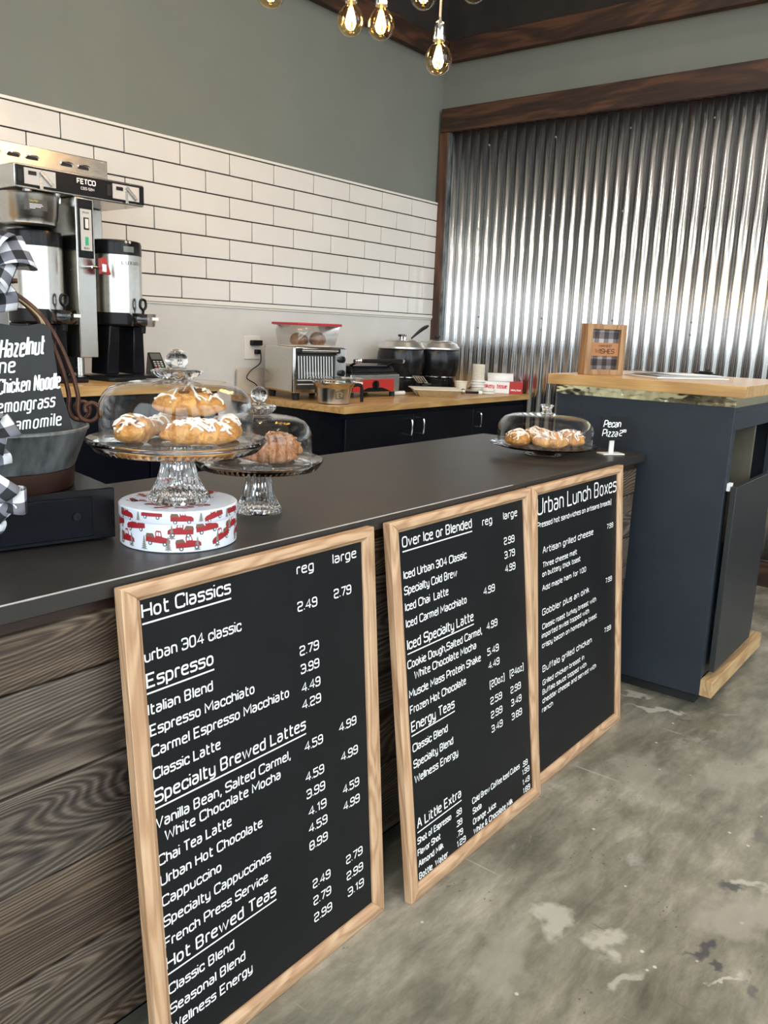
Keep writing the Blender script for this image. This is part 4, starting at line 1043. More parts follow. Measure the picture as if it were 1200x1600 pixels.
# ---- twin coffee brewer
def brewer():
    ox, oy = 1.873, 2.95
    t = thing('coffee_brewer', 'twin stainless commercial coffee brewer with black FETCO control panel against the tile', 'coffee brewer', (ox, oy, ZL+0.001))
    z0 = ZL+0.001
    def bx(mb, x0, x1, y0, y1, a, b): return mb.box(x0-ox, x1-ox, y0-oy, y1-oy, a-z0, b-z0)
    mb = MB(); bx(mb, 1.603, 2.142, 2.962, 3.20, 1.764, 1.846); mb.build('head', 'steel', t, bevel=0.004)
    mb = MB(); bx(mb, 1.603, 2.142, 3.205, 3.40, 1.764, 1.958); up = mb.build('upper_housing', 'steel', t, bevel=0.003)
    for x in (1.66, 1.735, 1.81, 1.955, 2.03):
        c = smooth([(x-ox-0.026, 0.2535, 1.915-z0), (x-ox-0.018, 0.2515, 1.922-z0), (x-ox+0.018, 0.2515, 1.922-z0), (x-ox+0.026, 0.2535, 1.915-z0)], 4)
        mb = MB(); mb.tube(c, 0.004, 6); hd = mb.build('louvre_hood', 'chrome', up)
        mb2 = MB(); bx(mb2, x-0.024, x+0.024, 3.2035, 3.2065, 1.908, 1.919); mb2.build('louvre_slot', 'rubber', up)
    
    mb = MB(); bx(mb, 1.609, 2.138, 2.955, 2.9615, 1.771, 1.840); pan = mb.build('control_panel', 'satinblack', t, bevel=0.001)
    for cx in (1.698, 2.056):
        mb = MB(); bx(mb, cx-0.062, cx+0.058, 2.9525, 2.9549, 1.779, 1.833); pl = mb.build('control_plate', 'greypanel', pan)
        mb = MB(); bx(mb, cx-0.047, cx-0.017, 2.9505, 2.9523, 1.811, 1.824); mb.build('indicator_window', 'black', t)
        mb = MB()
        bx(mb, cx-0.075-0.011, cx-0.069, 2.9530, 2.9549, 1.785, 1.826); mb.build('switch_slot', 'rubber', t)
        mb = MB(); mb.box(-0.030, 0.030, -0.007, 0.0, -0.006, 0.006)
        k = mb.build('lever', 'steel', t, loc=(cx+0.020-ox, 2.952-oy, 1.806-z0), bevel=0.001); k.rotation_euler.y = 0.75
        mb = MB(); mb.hexa([(cx-0.006-ox,0.001,1.768-z0),(cx+0.008-ox,0.001,1.768-z0),(cx+0.008-ox,0.0025,1.768-z0),(cx-0.006-ox,0.0025,1.768-z0)], [(cx-0.006-ox,0.001,1.812-z0),(cx+0.004-ox,0.001,1.812-z0),(cx+0.004-ox,0.0025,1.812-z0),(cx-0.006-ox,0.0025,1.812-z0)])
        mb.build('guard_clip', 'steel', t)
    mb = MB()
    text(mb, 'FETCO', (1.842-ox, 2.9544-oy, 1.810-z0), X_, Z_, 0.020, 0.080, .19); text(mb, 'CBS-52H', (1.858-ox, 2.9544-oy, 1.791-z0), X_, Z_, 0.010, 0.056, .13)
    mb.build('lettering', 'white', t, sharp=180)
    mb = MB(); bx(mb, 1.833, 1.912, 2.958, 3.14, 1.170, 1.763); mb.build('tower', 'steel', t, bevel=0.003)
    mb = MB(); bx(mb, 1.842, 1.903, 2.9535, 2.9575, 1.545, 1.757); tp = mb.build('tower_panel', 'satinblack', t, bevel=0.001)
    mb = MB(); bx(mb, 1.849, 1.896, 2.9515, 2.9533, 1.572, 1.722); mb.build('power_plate', 'greypanel', tp)
    mb = MB(); bx(mb, 1.862, 1.884, 2.9500, 2.9514, 1.648, 1.692); bz = mb.build('switch_bezel', 'black', t)
    mb = MB(); bx(mb, 1.8665, 1.8795, 2.9460, 2.9499, 1.653, 1.687); mb.build('rocker_switch', 'trimwhite', bz, bevel=0.001)
    mb = MB(); bx(mb, 1.867, 1.879, 2.9480, 2.9514, 1.592, 1.622); mb.build('ready_lamp', 'lens', t, bevel=0.001)
    mb = MB(); text(mb, 'POWER', (1.859-ox, 2.9512-oy, 1.706-z0), X_, Z_, 0.007, 0.026, .16); text(mb, 'READY', (1.860-ox, 2.9512-oy, 1.577-z0), X_, Z_, 0.007, 0.024, .16)
    mb.build('small_lettering', 'rubber', t, sharp=180)
    mb = MB(); bx(mb, 1.64, 2.115, 3.215, 3.395, 1.45, 1.7635); mb.build('tank_shroud', 'steel', t, bevel=0.003)
    mb = MB(); bx(mb, 1.80, 1.945, 3.145, 3.30, 1.10, 1.7635); mb.build('rear_column', 'satinblack', t)
    for x, y in ((1.872, 3.03), (1.76, 3.33), (1.985, 3.33)):
        mb = MB(); mb.lathe([(0,0.001),(0.024,0.001),(0.024,0.012),(0.017,0.018),(0.017,1.170-z0 if y < 3.1 else 0.45),(0,1.170-z0 if y < 3.1 else 0.45)], 20, c=(x-ox, y-oy, 0)); mb.build('leg', 'steel', t)
    mb = MB(); mb.tube([(1.872-ox, 0.006, 1.512-z0), (1.872-ox, -0.030, 1.512-z0)], 0.005)
    mb.tube([(1.872-ox, -0.030, 1.512-z0), (1.905-ox, -0.034, 1.512-z0)], 0.005); mb.build('tap_stem', 'chrome', t)
    mb = MB(); mb.hexa([(1.900-ox,-0.050,1.488-z0),(1.948-ox,-0.040,1.488-z0),(1.940-ox,-0.026,1.488-z0),(1.900-ox,-0.030,1.488-z0)], [(1.896-ox,-0.052,1.546-z0),(1.922-ox,-0.046,1.550-z0),(1.920-ox,-0.030,1.550-z0),(1.896-ox,-0.032,1.546-z0)]); mb.build('tap_handle', 'red', t, bevel=0.002)
    mb = MB(); mb.box(1.899-ox, 1.917-ox, -0.058, -0.0515, 1.494-z0, 1.526-z0); mb.build('tap_spout', 'chrome', t, bevel=0.002)
    # brew basket hanging under the left of the head
    cx, cy = 1.690-ox, 3.035-oy
    MB().lathe([(0,1.640-z0),(0.086,1.640-z0),(0.098,1.648-z0),(0.100,1.668-z0),(0.103,1.672-z0),(0.108,1.745-z0),(0.111,1.752-z0),(0.106,1.752-z0),(0,1.745-z0)], 48, c=(cx, cy, 0)).build('brew_basket', 'steel', t)
    mb = MB()
    for i in range(9):
        a = -2.20+0.085*i; b = a+0.085
        mb.add([(cx+0.1076*math.cos(q), cy+0.1076*math.sin(q), z-z0) for q, z in ((a,1.690),(b,1.690),(b,1.727),(a,1.727))], [(0,1,2,3)])
    mb.build('caution_label', 'label', t, sharp=180)
    o = Vector((cx+0.1086*math.cos(-1.74)-0.036, cy+0.1086*math.sin(-1.74)+0.003, 0)); Ux = Vector((math.cos(-0.17), math.sin(-0.17), 0))
    mb = MB(); text(mb, 'CAUTION', o+Z_*(1.717-z0)-Y_*0.0035, Ux, Z_, 0.007, 0.032, .16); mb.build('caution_word', 'yellow', t, sharp=180)
    mb = MB()
    for j, wd in enumerate((.044, .048, .040, .020)): line(mb, o+Z_*(1.709-z0-j*.0048)-Y_*0.0035, Ux, Z_, wd, .0018)
    mb.build('caution_lines', 'white', t, sharp=180)
    MB().cyl(0.018, 1.7525-z0, 1.7635-z0, 16, (cx, cy, 0)).build('basket_hanger', 'chrome', t)
    MB().cyl(0.014, 1.735-z0, 1.7635-z0, 16, (1.80-ox, 3.02-oy, 0)).build('spray_nozzle', 'chrome', t)
brewer()

def dispenser(name, label, x, y, lcd, rot, bw=0.15):
    t = thing(name, label, 'coffee dispenser', (x, y, ZL+0.001), rot); z0 = ZL+0.001
    mb = MB(); mb.prism([(-bw+.015,-0.16),(bw-.015,-0.16),(bw,-0.14),(bw,0.06),(bw-.02,0.078),(-bw+.02,0.078),(-bw,0.06),(-bw,-0.14)], 0, 0.016); mb.build('drip_base', 'black', t, bevel=0.004)
    mb = MB(); mb.box(-0.10, 0.11, -0.145, -0.04, 0.0165, 0.020)
    mb.build('drip_grille', 'satinblack', t, bevel=0.001)
    for s in (-1, 1):
        mb = MB(); mb.hexa([(s*0.065-0.030,-0.05,0.0205),(s*0.065+0.030,-0.05,0.0205),(s*0.065+0.030,0.06,0.0205),(s*0.065-0.030,0.06,0.0205)], [(s*0.058-0.024,-0.06,1.296-z0),(s*0.058+0.024,-0.06,1.296-z0),(s*0.058+0.024,0.06,1.296-z0),(s*0.058-0.024,0.06,1.296-z0)]); mb.build('leg', 'satinblack', t, bevel=0.005)
    MB().lathe([(0,1.296-z0),(0.094,1.296-z0),(0.0995,1.303-z0),(0.0995,1.3475-z0),(0,1.3475-z0)], 48).build('lower_band', 'black', t)
    MB().lathe([(0,1.348-z0),(0.1005,1.348-z0),(0.1005,1.5735-z0),(0,1.5735-z0)], 64).build('body', 'steel', t)
    MB().lathe([(0,1.574-z0),(0.1015,1.574-z0),(0.1015,1.616-z0),(0.098,1.628-z0),(0.085,1.632-z0),(0,1.632-z0)], 64).build('top_cover', 'satinblack', t)
    if lcd:
        mb = MB()
        for i in range(6):
            a = -1.90+0.075*i; b = a+0.075
            mb.add([(0.1022*math.cos(q), 0.1022*math.sin(q), z-z0) for q, z in ((a,1.585),(b,1.585),(b,1.607),(a,1.607))], [(0,1,2,3)])
        mb.build('display', 'lcd', t, sharp=180)
        for a in (-1.78, -1.62): MB().ball(0.006, (0.0985*math.cos(a), 0.0985*math.sin(a), 1.622-z0), 10).build('button', 'greypanel', t)
    if lcd:
        mb = MB(); a = -1.98
        for ch in 'LUXUS':
            c = Vector((0.1012*math.cos(a), 0.1012*math.sin(a), 1.536-z0)); text(mb, ch, c, Vector((-math.sin(a), math.cos(a), 0)), Z_, 0.0145, 0.0115, .14); a += 0.165
        mb.build('lettering', 'label', t, sharp=180)
    fx, fy = 0.035, -0.10
    mb = MB(); mb.box(fx-0.017, fx+0.017, fy-0.030, fy+0.004, 1.300-z0, 1.345-z0); mb.lathe([(0,1.268-z0),(0.011,1.268-z0),(0.013,1.30-z0),(0,1.30-z0)], 16, c=(fx, fy-0.018, 0)); fa = mb.build('faucet', 'black', t, bevel=0.003)
    mb = MB(); mb.tube(smooth([(fx,fy-0.02,1.345-z0),(fx,fy-0.022,1.36-z0),(fx-0.014,fy-0.022,1.375-z0),(fx-0.010,fy-0.022,1.40-z0),(fx+0.010,fy-0.022,1.40-z0),(fx+0.014,fy-0.022,1.375-z0),(fx,fy-0.022,1.36-z0)], 4), 0.0055)
    mb.build('faucet_lever', 'black', t)
    mb = MB(); n = 14; vs = []; fs = []
    for i in range(n+1):
        a = -PI*0.98+PI*0.96*i/n; vs += [(fx+0.050*math.cos(a), fy-0.012+0.055*math.sin(a), 1.296-z0), (fx+0.056*math.cos(a), fy-0.012+0.060*math.sin(a), 1.347-z0)]
    for i in range(n): fs.append((i*2, i*2+2, i*2+3, i*2+1))
    gd = mb.add(vs, fs).build('drip_guard', 'smoked', t, solid=0.003)
    mb = MB(); mb.box(fx+0.006, fx+0.036, fy-0.0735, fy-0.0715, 1.322-z0, 1.334-z0); mb.build('guard_label', 'paper', gd)
    return t
dispenser('coffee_dispenser', 'steel coffee dispenser with black lid and display reading LUXUS, right of the brewer tower', 2.075, 3.065, True, 0.03)
dispenser('coffee_dispenser', 'steel coffee dispenser with black bands under the brew basket, behind the checked bow', 1.722, 3.065, False, 0.05, 0.118)
t = thing('card_terminal', 'small black card payment terminal with keypad on the coffee counter', 'card terminal', (2.335, 3.165, ZL+0.001), -0.35)
mb = MB(); mb.hexa([(-0.032,-0.075,0),(0.032,-0.075,0),(0.032,0.060,0),(-0.032,0.060,0)], [(-0.030,-0.070,0.030),(0.030,-0.070,0.030),(0.030,0.030,0.105),(-0.030,0.030,0.105)]); b = mb.build('housing', 'black', t, bevel=0.004)
def onface(x, f, o=0.0008): return Vector((x, -0.070+0.10*f, 0.030+0.075*f)) + Vector((0,-0.6,0.8))*o
mb = MB(); mb.add([onface(-0.023,.58), onface(0.023,.58), onface(0.023,.92), onface(-0.023,.92)], [(0,1,2,3)]); mb.build('screen', 'lcd', t)
for r in range(4):
    for c in range(3):
        mb = MB(); x = -0.020+0.015*c; f = .07+.115*r
        mb.add([onface(x,f,.0015), onface(x+.010,f,.0015), onface(x+.010,f+.07,.0015), onface(x,f+.07,.0015)], [(0,1,2,3)])
        mb.build('key', 'redtext' if (r == 0 and c == 0) else 'lens' if (r == 0 and c == 2) else 'greypanel', t)

# ---- wall outlet, plugs, leaning board
t = thing('wall_outlet', 'pale double wall outlet with two black plugs above the toaster counter', 'outlet', (3.155, YW-0.0045, 1.20))
MB().box(-0.057, 0.057, -0.006, 0, -0.062, 0.062).build('cover_plate', 'trimwhite', t, bevel=0.002)
MB().box(-0.022, 0.050, -0.034, -0.0065, 0.012, 0.040).build('plug', 'black', t, bevel=0.004)
MB().box(0.010, 0.042, -0.030, -0.0065, -0.034, -0.010).build('plug', 'black', t, bevel=0.004)
tag(MB().tube(smooth([(3.185,3.388,1.18),(3.17,3.375,1.12),(3.10,3.372,1.08),(3.075,3.376,1.04),(3.13,3.372,1.01),(3.165,3.39,0.985),(3.17,3.395,0.956)], 6), 0.003).build('power_cord', 'black'), 'thin black power cord looping down from the wall outlet to the counter', 'cord')
tag(MB().prism([(-0.125,0),(0.125,0),(0.125,0.13),(0.112,0.14),(-0.112,0.14),(-0.125,0.13)], -0.006, 0.006).build('cutting_board', 'beige'), 'beige board leaning on the wall behind the toaster oven', 'board')
o = bpy.data.objects['cutting_board']; o.location = (3.155, 3.412, ZR+0.001); o.rotation_euler = (PI/2+0.06, 0, 0)

# ---- toaster oven
def toaster():
    w, d, h = 0.318, 0.36, 0.236
    t = thing('toaster_oven', 'stainless toaster oven with pale bars drawn as door reflections and black feet', 'toaster oven', (3.04, 2.985, ZR+0.001), -0.277)
    zb = 0.034
    MB().prism([(0.0,0.02),(w,0.02),(w,d-0.03),(w-0.03,d),(0.03,d),(0.0,d-0.03)], zb, zb+h).build('shell', 'steel', t, bevel=0.012, seg=3)
    for x, y in ((0.035,0.05),(w-0.035,0.05),(0.035,d-0.06),(w-0.035,d-0.06)): MB().lathe([(0,0),(0.017,0),(0.021,zb+0.002),(0,zb+0.002)], 16, c=(x,y,0)).build('foot', 'rubber', t)
    mb = MB(); mb.box(0.004, w-0.004, 0.008, 0.0195, zb+0.004, zb+h-0.006); mb.build('front_plate', 'chrome', t, bevel=0.003)
    mb = MB(); mb.box(0.016, 0.242, 0.003, 0.0075, zb+0.022, zb+h-0.040); do = mb.build('door_glass', 'ovenglass', t)
    mb = MB()
    for k in range(13):  # slanted bars stand in for the corrugated wall's reflection in the glass
        x = 0.026+0.0165*k; mb.tube([(x,0.001,zb+0.076),(x-0.005,0.001,zb+h-0.046)], 0.0030, 6)
    mb.build('reflection_bars', 'wire', do)
    mb = MB(); mb.tube([(0.018,0.001,zb+0.068),(0.240,0.001,zb+0.068)], 0.003, 6); mb.tube([(0.018,0.001,zb+0.048),(0.240,0.001,zb+0.048)], 0.003, 6); mb.build('rack_edge', 'wire', do)
    mb = MB(); mb.box(0.010, 0.248, 0.001, 0.0078, zb+h-0.040, zb+h-0.022); mb.build('door_top_rail', 'black', t)
    mb = MB(); mb.tube([(0.022,-0.022,zb+h-0.018),(0.240,-0.022,zb+h-0.018)], 0.009, 12); mb.build('door_handle', 'steel', t)
    for x in (0.012, 0.238): MB().box(x, x+0.014, -0.032, 0.0075, zb+h-0.030, zb+h-0.006).build('handle_bracket', 'black', t, bevel=0.003)
    for z in (0.175, 0.105, 0.045):
        mb = MB(); mb.T = Matrix.Translation((0.282,0.008,zb+z)) @ Matrix.Rotation(PI/2, 4, 'X'); mb.lathe([(0,0.0005),(0.018,0.0005),(0.017,0.016),(0.012,0.019),(0,0.019)], 20); mb.box(-0.003,0.003,-0.016,0.016,0.0195,0.024)
        mb.build('knob', 'black', t)
    return t
toaster()
ztop = ZR+0.001+0.034+0.236
# parchment, bin of buns
t0 = Vector((3.04, 2.985, 0)); rt = Matrix.Rotation(-0.277, 3, 'Z')
def ont(x, y, z): p = t0 + rt @ Vector((x, y, 0)); return (p.x, p.y, z)
mb = MB()
for k in range(3): mb.T = Matrix.Rotation(0.08*k, 4, 'Z'); mb.box(-0.115, 0.105, -0.085, 0.085, 0.0012*k, 0.0012*k+0.001)
tag(mb.build('parchment_sheets', 'cream', loc=ont(0.150, 0.17, ztop+0.0003), rotz=-0.3), 'cream parchment sheets on top of the toaster oven, under the clear bin', 'paper')
zbin = ztop+0.0052
t = thing('storage_bin', 'clear plastic bin with a red lid holding brown buns on the toaster oven', 'storage bin', ont(0.176, 0.185, zbin), -0.12)
def ring(hw, hd): return [(-hw,-hd),(hw,-hd),(hw,hd),(-hw,hd)]
a, b, h = (0.125, 0.085), (0.142, 0.100), 0.100
mb = MB(); lo = ring(*a); hi = ring(*b); vs = [(x,y,0) for x,y in lo]+[(x,y,h) for x,y in hi]
mb.add(vs, [(0,3,2,1),(0,1,5,4),(1,2,6,5),(2,3,7,6),(3,0,4,7)]); mb.build('tub', 'clearplastic', t, solid=0.0015, sharp=20)
mb = MB(); mb.box(-0.152, 0.152, -0.110, 0.110, h+0.001, h+0.014); mb.build('lid', 'redlid', t, bevel=0.004)
for k, (x, y, r, lb) in enumerate(((-0.072,-0.01,0.040,'leftmost'),(-0.004,0.034,0.034,'middle'),(0.060,-0.015,0.045,'rightmost'))):
    p = Vector((3.04,2.985,0)) + rt @ Vector((0.176,0.185,0)) + Matrix.Rotation(-0.12,3,'Z') @ Vector((x,y,0))
    mb = MB(); n = 24
    mb.lathe([(0,0),(r*0.75,0.001),(r*0.98,r*0.35),(r,r*0.62),(r*0.88,r*1.05),(r*0.6,r*1.36),(r*0.25,r*1.5),(0,r*1.52)], 24)
    tag(mb.build('bread_bun', 'bun', loc=(p.x,p.y,zbin+0.0015)), 'round brown bread bun, %s of three inside the red-lidded bin' % lb, 'bun', 'buns in the clear bin')

# ---- brew funnel / pot with clear tray
t = thing('brew_funnel', 'conical steel brew funnel with black handle in front of the toaster oven', 'brew funnel', (3.12, 2.79, ZR+0.001), -0.35)
MB().lathe([(0,0.0),(0.074,0.0),(0.080,0.004),(0.088,0.075),(0.091,0.080),(0.108,0.106),(0.111,0.106),(0.094,0.082),(0.086,0.078),(0.077,0.006),(0,0.004)], 56).build('bowl', 'steel', t)
mb = MB(); mb.tube(smooth([(0.085,-0.02,0.088),(0.125,-0.03,0.094),(0.140,-0.034,0.085),(0.143,-0.035,0.050),(0.143,-0.035,0.008)], 5), 0.009, 10); mb.build('handle', 'black', t)
mb = MB()
for i in range(6):
    a = -1.95+0.085*i; b = a+0.085; mb.add([(r*math.cos(q), r*math.sin(q), z) for q, r, z in ((a,.0842,.028),(b,.0842,.028),(b,.0878,.065),(a,.0878,.065))], [(0,1,2,3)])
mb.build('warning_label', 'label', t, sharp=180)
mb = MB()
for j, wd in enumerate((.028,.034,.030,.032,.016)):
    a = -1.89; z = 0.058-j*0.006; r = 0.0850+0.0036*(z-.028)/.037
    mb.add([((r+.0005)*math.cos(q), (r+.0005)*math.sin(q), zz) for q, zz in ((a,z),(a+wd/.086,z),(a+wd/.086,z+.002),(a,z+.002))], [(0,1,2,3)])
mb.build('label_lines', 'yellow', t, sharp=180)
t = thing('clear_tray', 'small clear plastic tray resting on the steel brew funnel', 'tray', (3.125, 2.785, ZR+0.1078), -0.55)
mb = MB(); mb.add([(-.10,-.06,.0),(.10,-.06,.0),(.10,.06,.0),(-.10,.06,.0),(-.125,-.085,.022),(.125,-.085,.022),(.125,.085,.022),(-.125,.085,.022)], [(0,3,2,1),(0,1,5,4),(1,2,6,5),(2,3,7,6),(3,0,4,7)])
mb.build('tray_shell', 'clearplastic', t, solid=0.0015, sharp=20)

# ---- panini press
t = thing('panini_press', 'black panini press with red front panel and steel base on the oak counter', 'panini press', (3.435, 2.94, ZR+0.001), -0.10)
w = 0.385
MB().box(0, w, 0.012, 0.29, 0.028, 0.125).build('base', 'steel', t, bevel=0.003)
for x in (0.03, w-0.03):
    for y in (0.04, 0.26): MB().cyl(0.016, 0, 0.0275, 14, (x,y,0)).build('foot', 'rubber', t)
MB().box(0.014, w-0.050, 0.006, 0.0115, 0.032, 0.100).build('control_panel', 'red', t)
mb = MB(); mb.T = Matrix.Translation((0.185,0.0055,0.070)) @ Matrix.Rotation(PI/2,4,'X'); mb.cyl(0.024,0.0003,0.006,24); mb.box(-0.006,0.006,-0.021,0.021,0.0065,0.018); mb.build('dial', 'black', t)
MB().box(0.030, 0.085, 0.0045, 0.0057, 0.074, 0.086).build('badge', 'paper', t)
mb = MB(); mb.prism([(0.06,0),(0.31,0),(0.24,0.022),(0.13,0.022)], 0, 0.001); mb.T = Matrix.Identity(4)
q = mb.build('panel_band', 'satinblack', t); q.rotation_euler.x = PI/2; q.location = (0.0, 0.0055, 0.032)
mb = MB(); mb.hexa([(0.01,0.02,0.134),(w-0.03,0.02,0.134),(w-0.03,0.27,0.134),(0.01,0.27,0.134)], [(0.02,0.035,0.172),(w-0.04,0.035,0.172),(w-0.04,0.27,0.172),(0.02,0.27,0.172)]); mb.build('upper_plate', 'satinblack', t, bevel=0.006)
MB().box(0.0, w-0.02, 0.014, 0.28, 0.1255, 0.1335).build('griddle', 'rubber', t)
mb = MB(); mb.tube([(0.055,-0.010,0.200),(w-0.01,-0.010,0.200)], 0.011, 12); mb.build('handle', 'black', t)
MB().cyl(0.0118, -0.006, 0.006, 14).build('handle_cap', 'chrome', t, loc=(w-0.004,-0.010,0.200)).rotation_euler.y = PI/2
for x in (0.03, ): 
    for k in range(3):
        mb = MB(); mb.T = Matrix.Translation((0.010+k*0.017,-0.010,0.200)) @ Matrix.Rotation(PI/2,4,'Y'); mb.lathe([(0,-0.008),(0.010,-0.008),(0.013,0),(0.010,0.008),(0,0.008)],14); mb.build('handle_ring', 'chrome', t)
mb = MB(); mb.tube([(0.03,-0.008,0.197),(0.03,0.05,0.172)], 0.007); mb.tube([(w-0.06,-0.008,0.197),(w-0.06,0.05,0.172)], 0.007); mb.build('handle_arms', 'black', t)

# ---- soup kettles
def kettle(label, x, y, ladle):
    t = thing('soup_kettle', label, 'soup kettle', (x, y, ZR+0.001), 0.0, 'black soup kettles')
    MB().lathe([(0,0),(0.118,0),(0.122,0.006),(0.122,0.078),(0.128,0.086),(0,0.086)], 48).build('base', 'kettle', t)
    MB().lathe([(0,0.0865),(0.130,0.0865),(0.134,0.095),(0.146,0.14),(0.150,0.19),(0.146,0.235),(0.138,0.258),(0,0.258)], 56).build('pot', 'kettle', t)
    MB().lathe([(0.1342,0.0870),(0.138,0.0875),(0.138,0.0925),(0.1348,0.0935)], 48, close=True).build('trim_band', 'chrome', t)
    MB().lathe([(0,0.2585),(0.146,0.2585),(0.150,0.262),(0.150,0.272),(0.128,0.300),(0.110,0.304),(0,0.305)], 56).build('lid_ring', 'lidsteel', t)
    MB().lathe([(0,0.3055),(0.105,0.3055),(0.100,0.312),(0.04,0.319),(0,0.320)], 40).build('lid', 'lidsteel', t)
    MB().lathe([(0,0.3205),(0.012,0.3205),(0.012,0.330),(0.024,0.336),(0.022,0.346),(0,0.347)], 20).build('lid_knob', 'black', t)
    a = -2.45
    mb = MB(); mb.T = Matrix.Translation((0.1225*math.cos(a+0.9), 0.1225*math.sin(a+0.9), 0.045)) @ Matrix.Rotation(a+0.9, 4, 'Z') @ Matrix.Rotation(PI/2, 4, 'Y'); mb.cyl(0.020, 0.0, 0.016, 20); mb.build('dial', 'satinblack', t)
    if ladle:
        mb = MB()
        for dx in (-0.05, -0.02): mb.tube([(dx-.03,-.06,.313),(dx-.03,-.06,.33),(dx-.01,-.055,.34)], .006)
        mb.build('hinge_clip', 'chrome', t)
    return t
kettle('black soup kettle with steel lid and ladle, next to the panini press', 4.20, 3.20, True)
kettle('black soup kettle with steel lid, in the corner by the corrugated wall', 4.505, 3.145, False)
t = thing('ladle', 'black ladle handle sticking up out of the soup kettle lid', 'ladle', (4.285, 3.19, ZR+0.3225))
mb = MB(); mb.tube(smooth([(0,0,0.0),(0.025,-0.020,0.030),(0.055,-0.045,0.062),(0.085,-0.07,0.085)], 5), 0.008, 8, rr=[0.005+0.006*min(1,i/9) for i in range(15)][:-3]+[0.011,0.010,0.007,0.005]); mb.build('grip', 'black', t)

# ---- small wares along the counter
t = thing('foil_tray', 'foil tray covered with cream parchment on the oak counter edge', 'foil tray', (4.085, 2.845, ZR+0.001), -0.80)
mb = MB(); lo = ring(0.105, 0.11); hi = ring(0.128, 0.132); lo2 = ring(0.138,0.142)
n = 4; vs = [(x,y,0) for x,y in lo]+[(x,y,0.036) for x,y in hi]+[(x,y,0.038) for x,y in lo2]
mb.add(vs, [(3,2,1,0)]+[(i,(i+1)%4,4+(i+1)%4,4+i) for i in range(4)]+[(4+i,4+(i+1)%4,8+(i+1)%4,8+i) for i in range(4)]); mb.build('pan', 'alu', t, solid=0.0012)
mb = MB()
for s in (-1, 1):
    for k in range(18):
        x = -0.105+0.21*k/17; mb.tube([(x, s*0.1115, 0.002), (x*1.2, s*0.1325, 0.035)], 0.0016, 5)
        mb.tube([(s*0.1065, x, 0.002), (s*0.1295, x*1.2, 0.035)], 0.0016, 5)
mb.build('crimped_ribs', 'alu', t)
mb = MB(); mb.box(-0.146, 0.142, -0.146, 0.138, 0.0392, 0.0425); mb.build('parchment_cover', 'cream', t)
t = thing('slotted_spatula', 'slotted steel spatula lying over the foil tray', 'spatula', (4.09, 2.955, ZR+0.0440), 0.3)
mb = MB()
for k in range(5): mb.box(-0.075, 0.015, -0.035+k*0.0155, -0.027+k*0.0155, 0.012, 0.0135)
mb.box(0.015, 0.03, -0.035, 0.035, 0.012, 0.0135); mb.box(-0.082, -0.075, -0.035, 0.035, 0.012, 0.0135); b = mb.build('blade', 'steel', t); b.rotation_euler.y = 0.42; b.location.z = 0.022
MB().tube([(0.025,0,0.011),(0.10,0.0,0.006),(0.18,0.0,0.007)], 0.006).build('handle', 'black', t)
mb = MB(); mb.T = Matrix.Translation((0,0,0.0125)) @ Matrix.Rotation(PI/2,4,'Y'); mb.cyl(0.012, -0.05, 0.05, 16); mb.T = Matrix.Translation((0.012,0.035,0.009)) @ Matrix.Rotation(0.4,4,'Z') @ Matrix.Rotation(PI/2,4,'Y'); mb.cyl(0.009,-0.04,0.04,14)
tag(mb.build('paper_roll', 'paper', loc=(3.875,2.965,ZR+0.001), rotz=-0.2), 'small white paper roll between the panini press and the foil tray', 'roll')
t = thing('ice_cream_scoop', 'steel scoop with white-tipped black handle lying right of the foil tray', 'scoop', (4.40, 2.775, ZR+0.001), -0.5)
MB().tube([(-0.06,0,0.014),(0.03,0,0.012)], 0.008).build('handle', 'black', t); mb = MB(); mb.T = Matrix.Rotation(PI/2,4,'Y') ; mb.cyl(0.012, 0.0305, 0.055, 16, (-0.0125,0,0)); mb.build('tip', 'paper', t)
MB().ball(0.018, (-0.075,0,0.0185), 18).build('bowl', 'steel', t)
def cup(h, r0, r1): return MB().lathe([(0,0.004),(r0-0.001,0.004),(r0,0),(r0+0.001,0.001),(r1,h-0.003),(r1+0.003,h-0.001),(r1+0.002,h+0.002),(r1-0.001,h),(r0-0.001,0.006),(0,0.006)], 32)
tag(cup(0.072, 0.030, 0.039).build('paper_cup', 'cream', loc=(4.435,2.895,ZR+0.001)), 'single cream paper cup beside the stack of lids', 'cup')
base = cup(0.075, 0.028, 0.0375); lids = (4.60, 2.875); me0 = None
def lid(): return MB().lathe([(0,0.010),(0.036,0.010),(0.041,0.006),(0.0445,0.0),(0.046,0.001),(0.046,0.006),(0.042,0.0115),(0.040,0.016),(0.036,0.016),(0.034,0.0125),(0,0.0125)], 32)
for k in range(5):
    lb = ('lowest', 'second lowest', 'middle', 'second highest', 'topmost')[k]
    if k == 0: l0 = tag(lid().build('cup_lid', 'trimwhite', loc=(lids[0],lids[1],ZR+0.001)), 'white plastic cup lid, lowest of the stack under the paper cups', 'lid', 'cup lids under the cups')
    else:
        c = l0.copy(); COL.objects.link(c); c.location = (lids[0]+0.002*math.sin(k*2), lids[1]+0.002*math.cos(k*2), ZR+0.001+k*0.0168); c['label'] = 'white plastic cup lid, %s of the stack under the paper cups' % lb
zc = ZR+0.001+5*0.0168+0.0005
for k in range(10):
    z = zc+k*0.0094
    mb = MB().lathe([(0,0.006+0.0),(0.030,0.006),(0.0305,0.0),(0.039,0.0),(0.041,0.002),(0.0405,0.0085),(0.033,0.0088),(0,0.0088)], 32)
    if k == 0: c0 = tag(mb.build('paper_cup', 'cream', loc=(lids[0],lids[1],z)), 'cream paper cup in the tall nested stack standing on the white lids', 'cup', 'nested paper cups on the lids')
    else: c = c0.copy(); COL.objects.link(c); c.location = (lids[0],lids[1],z)
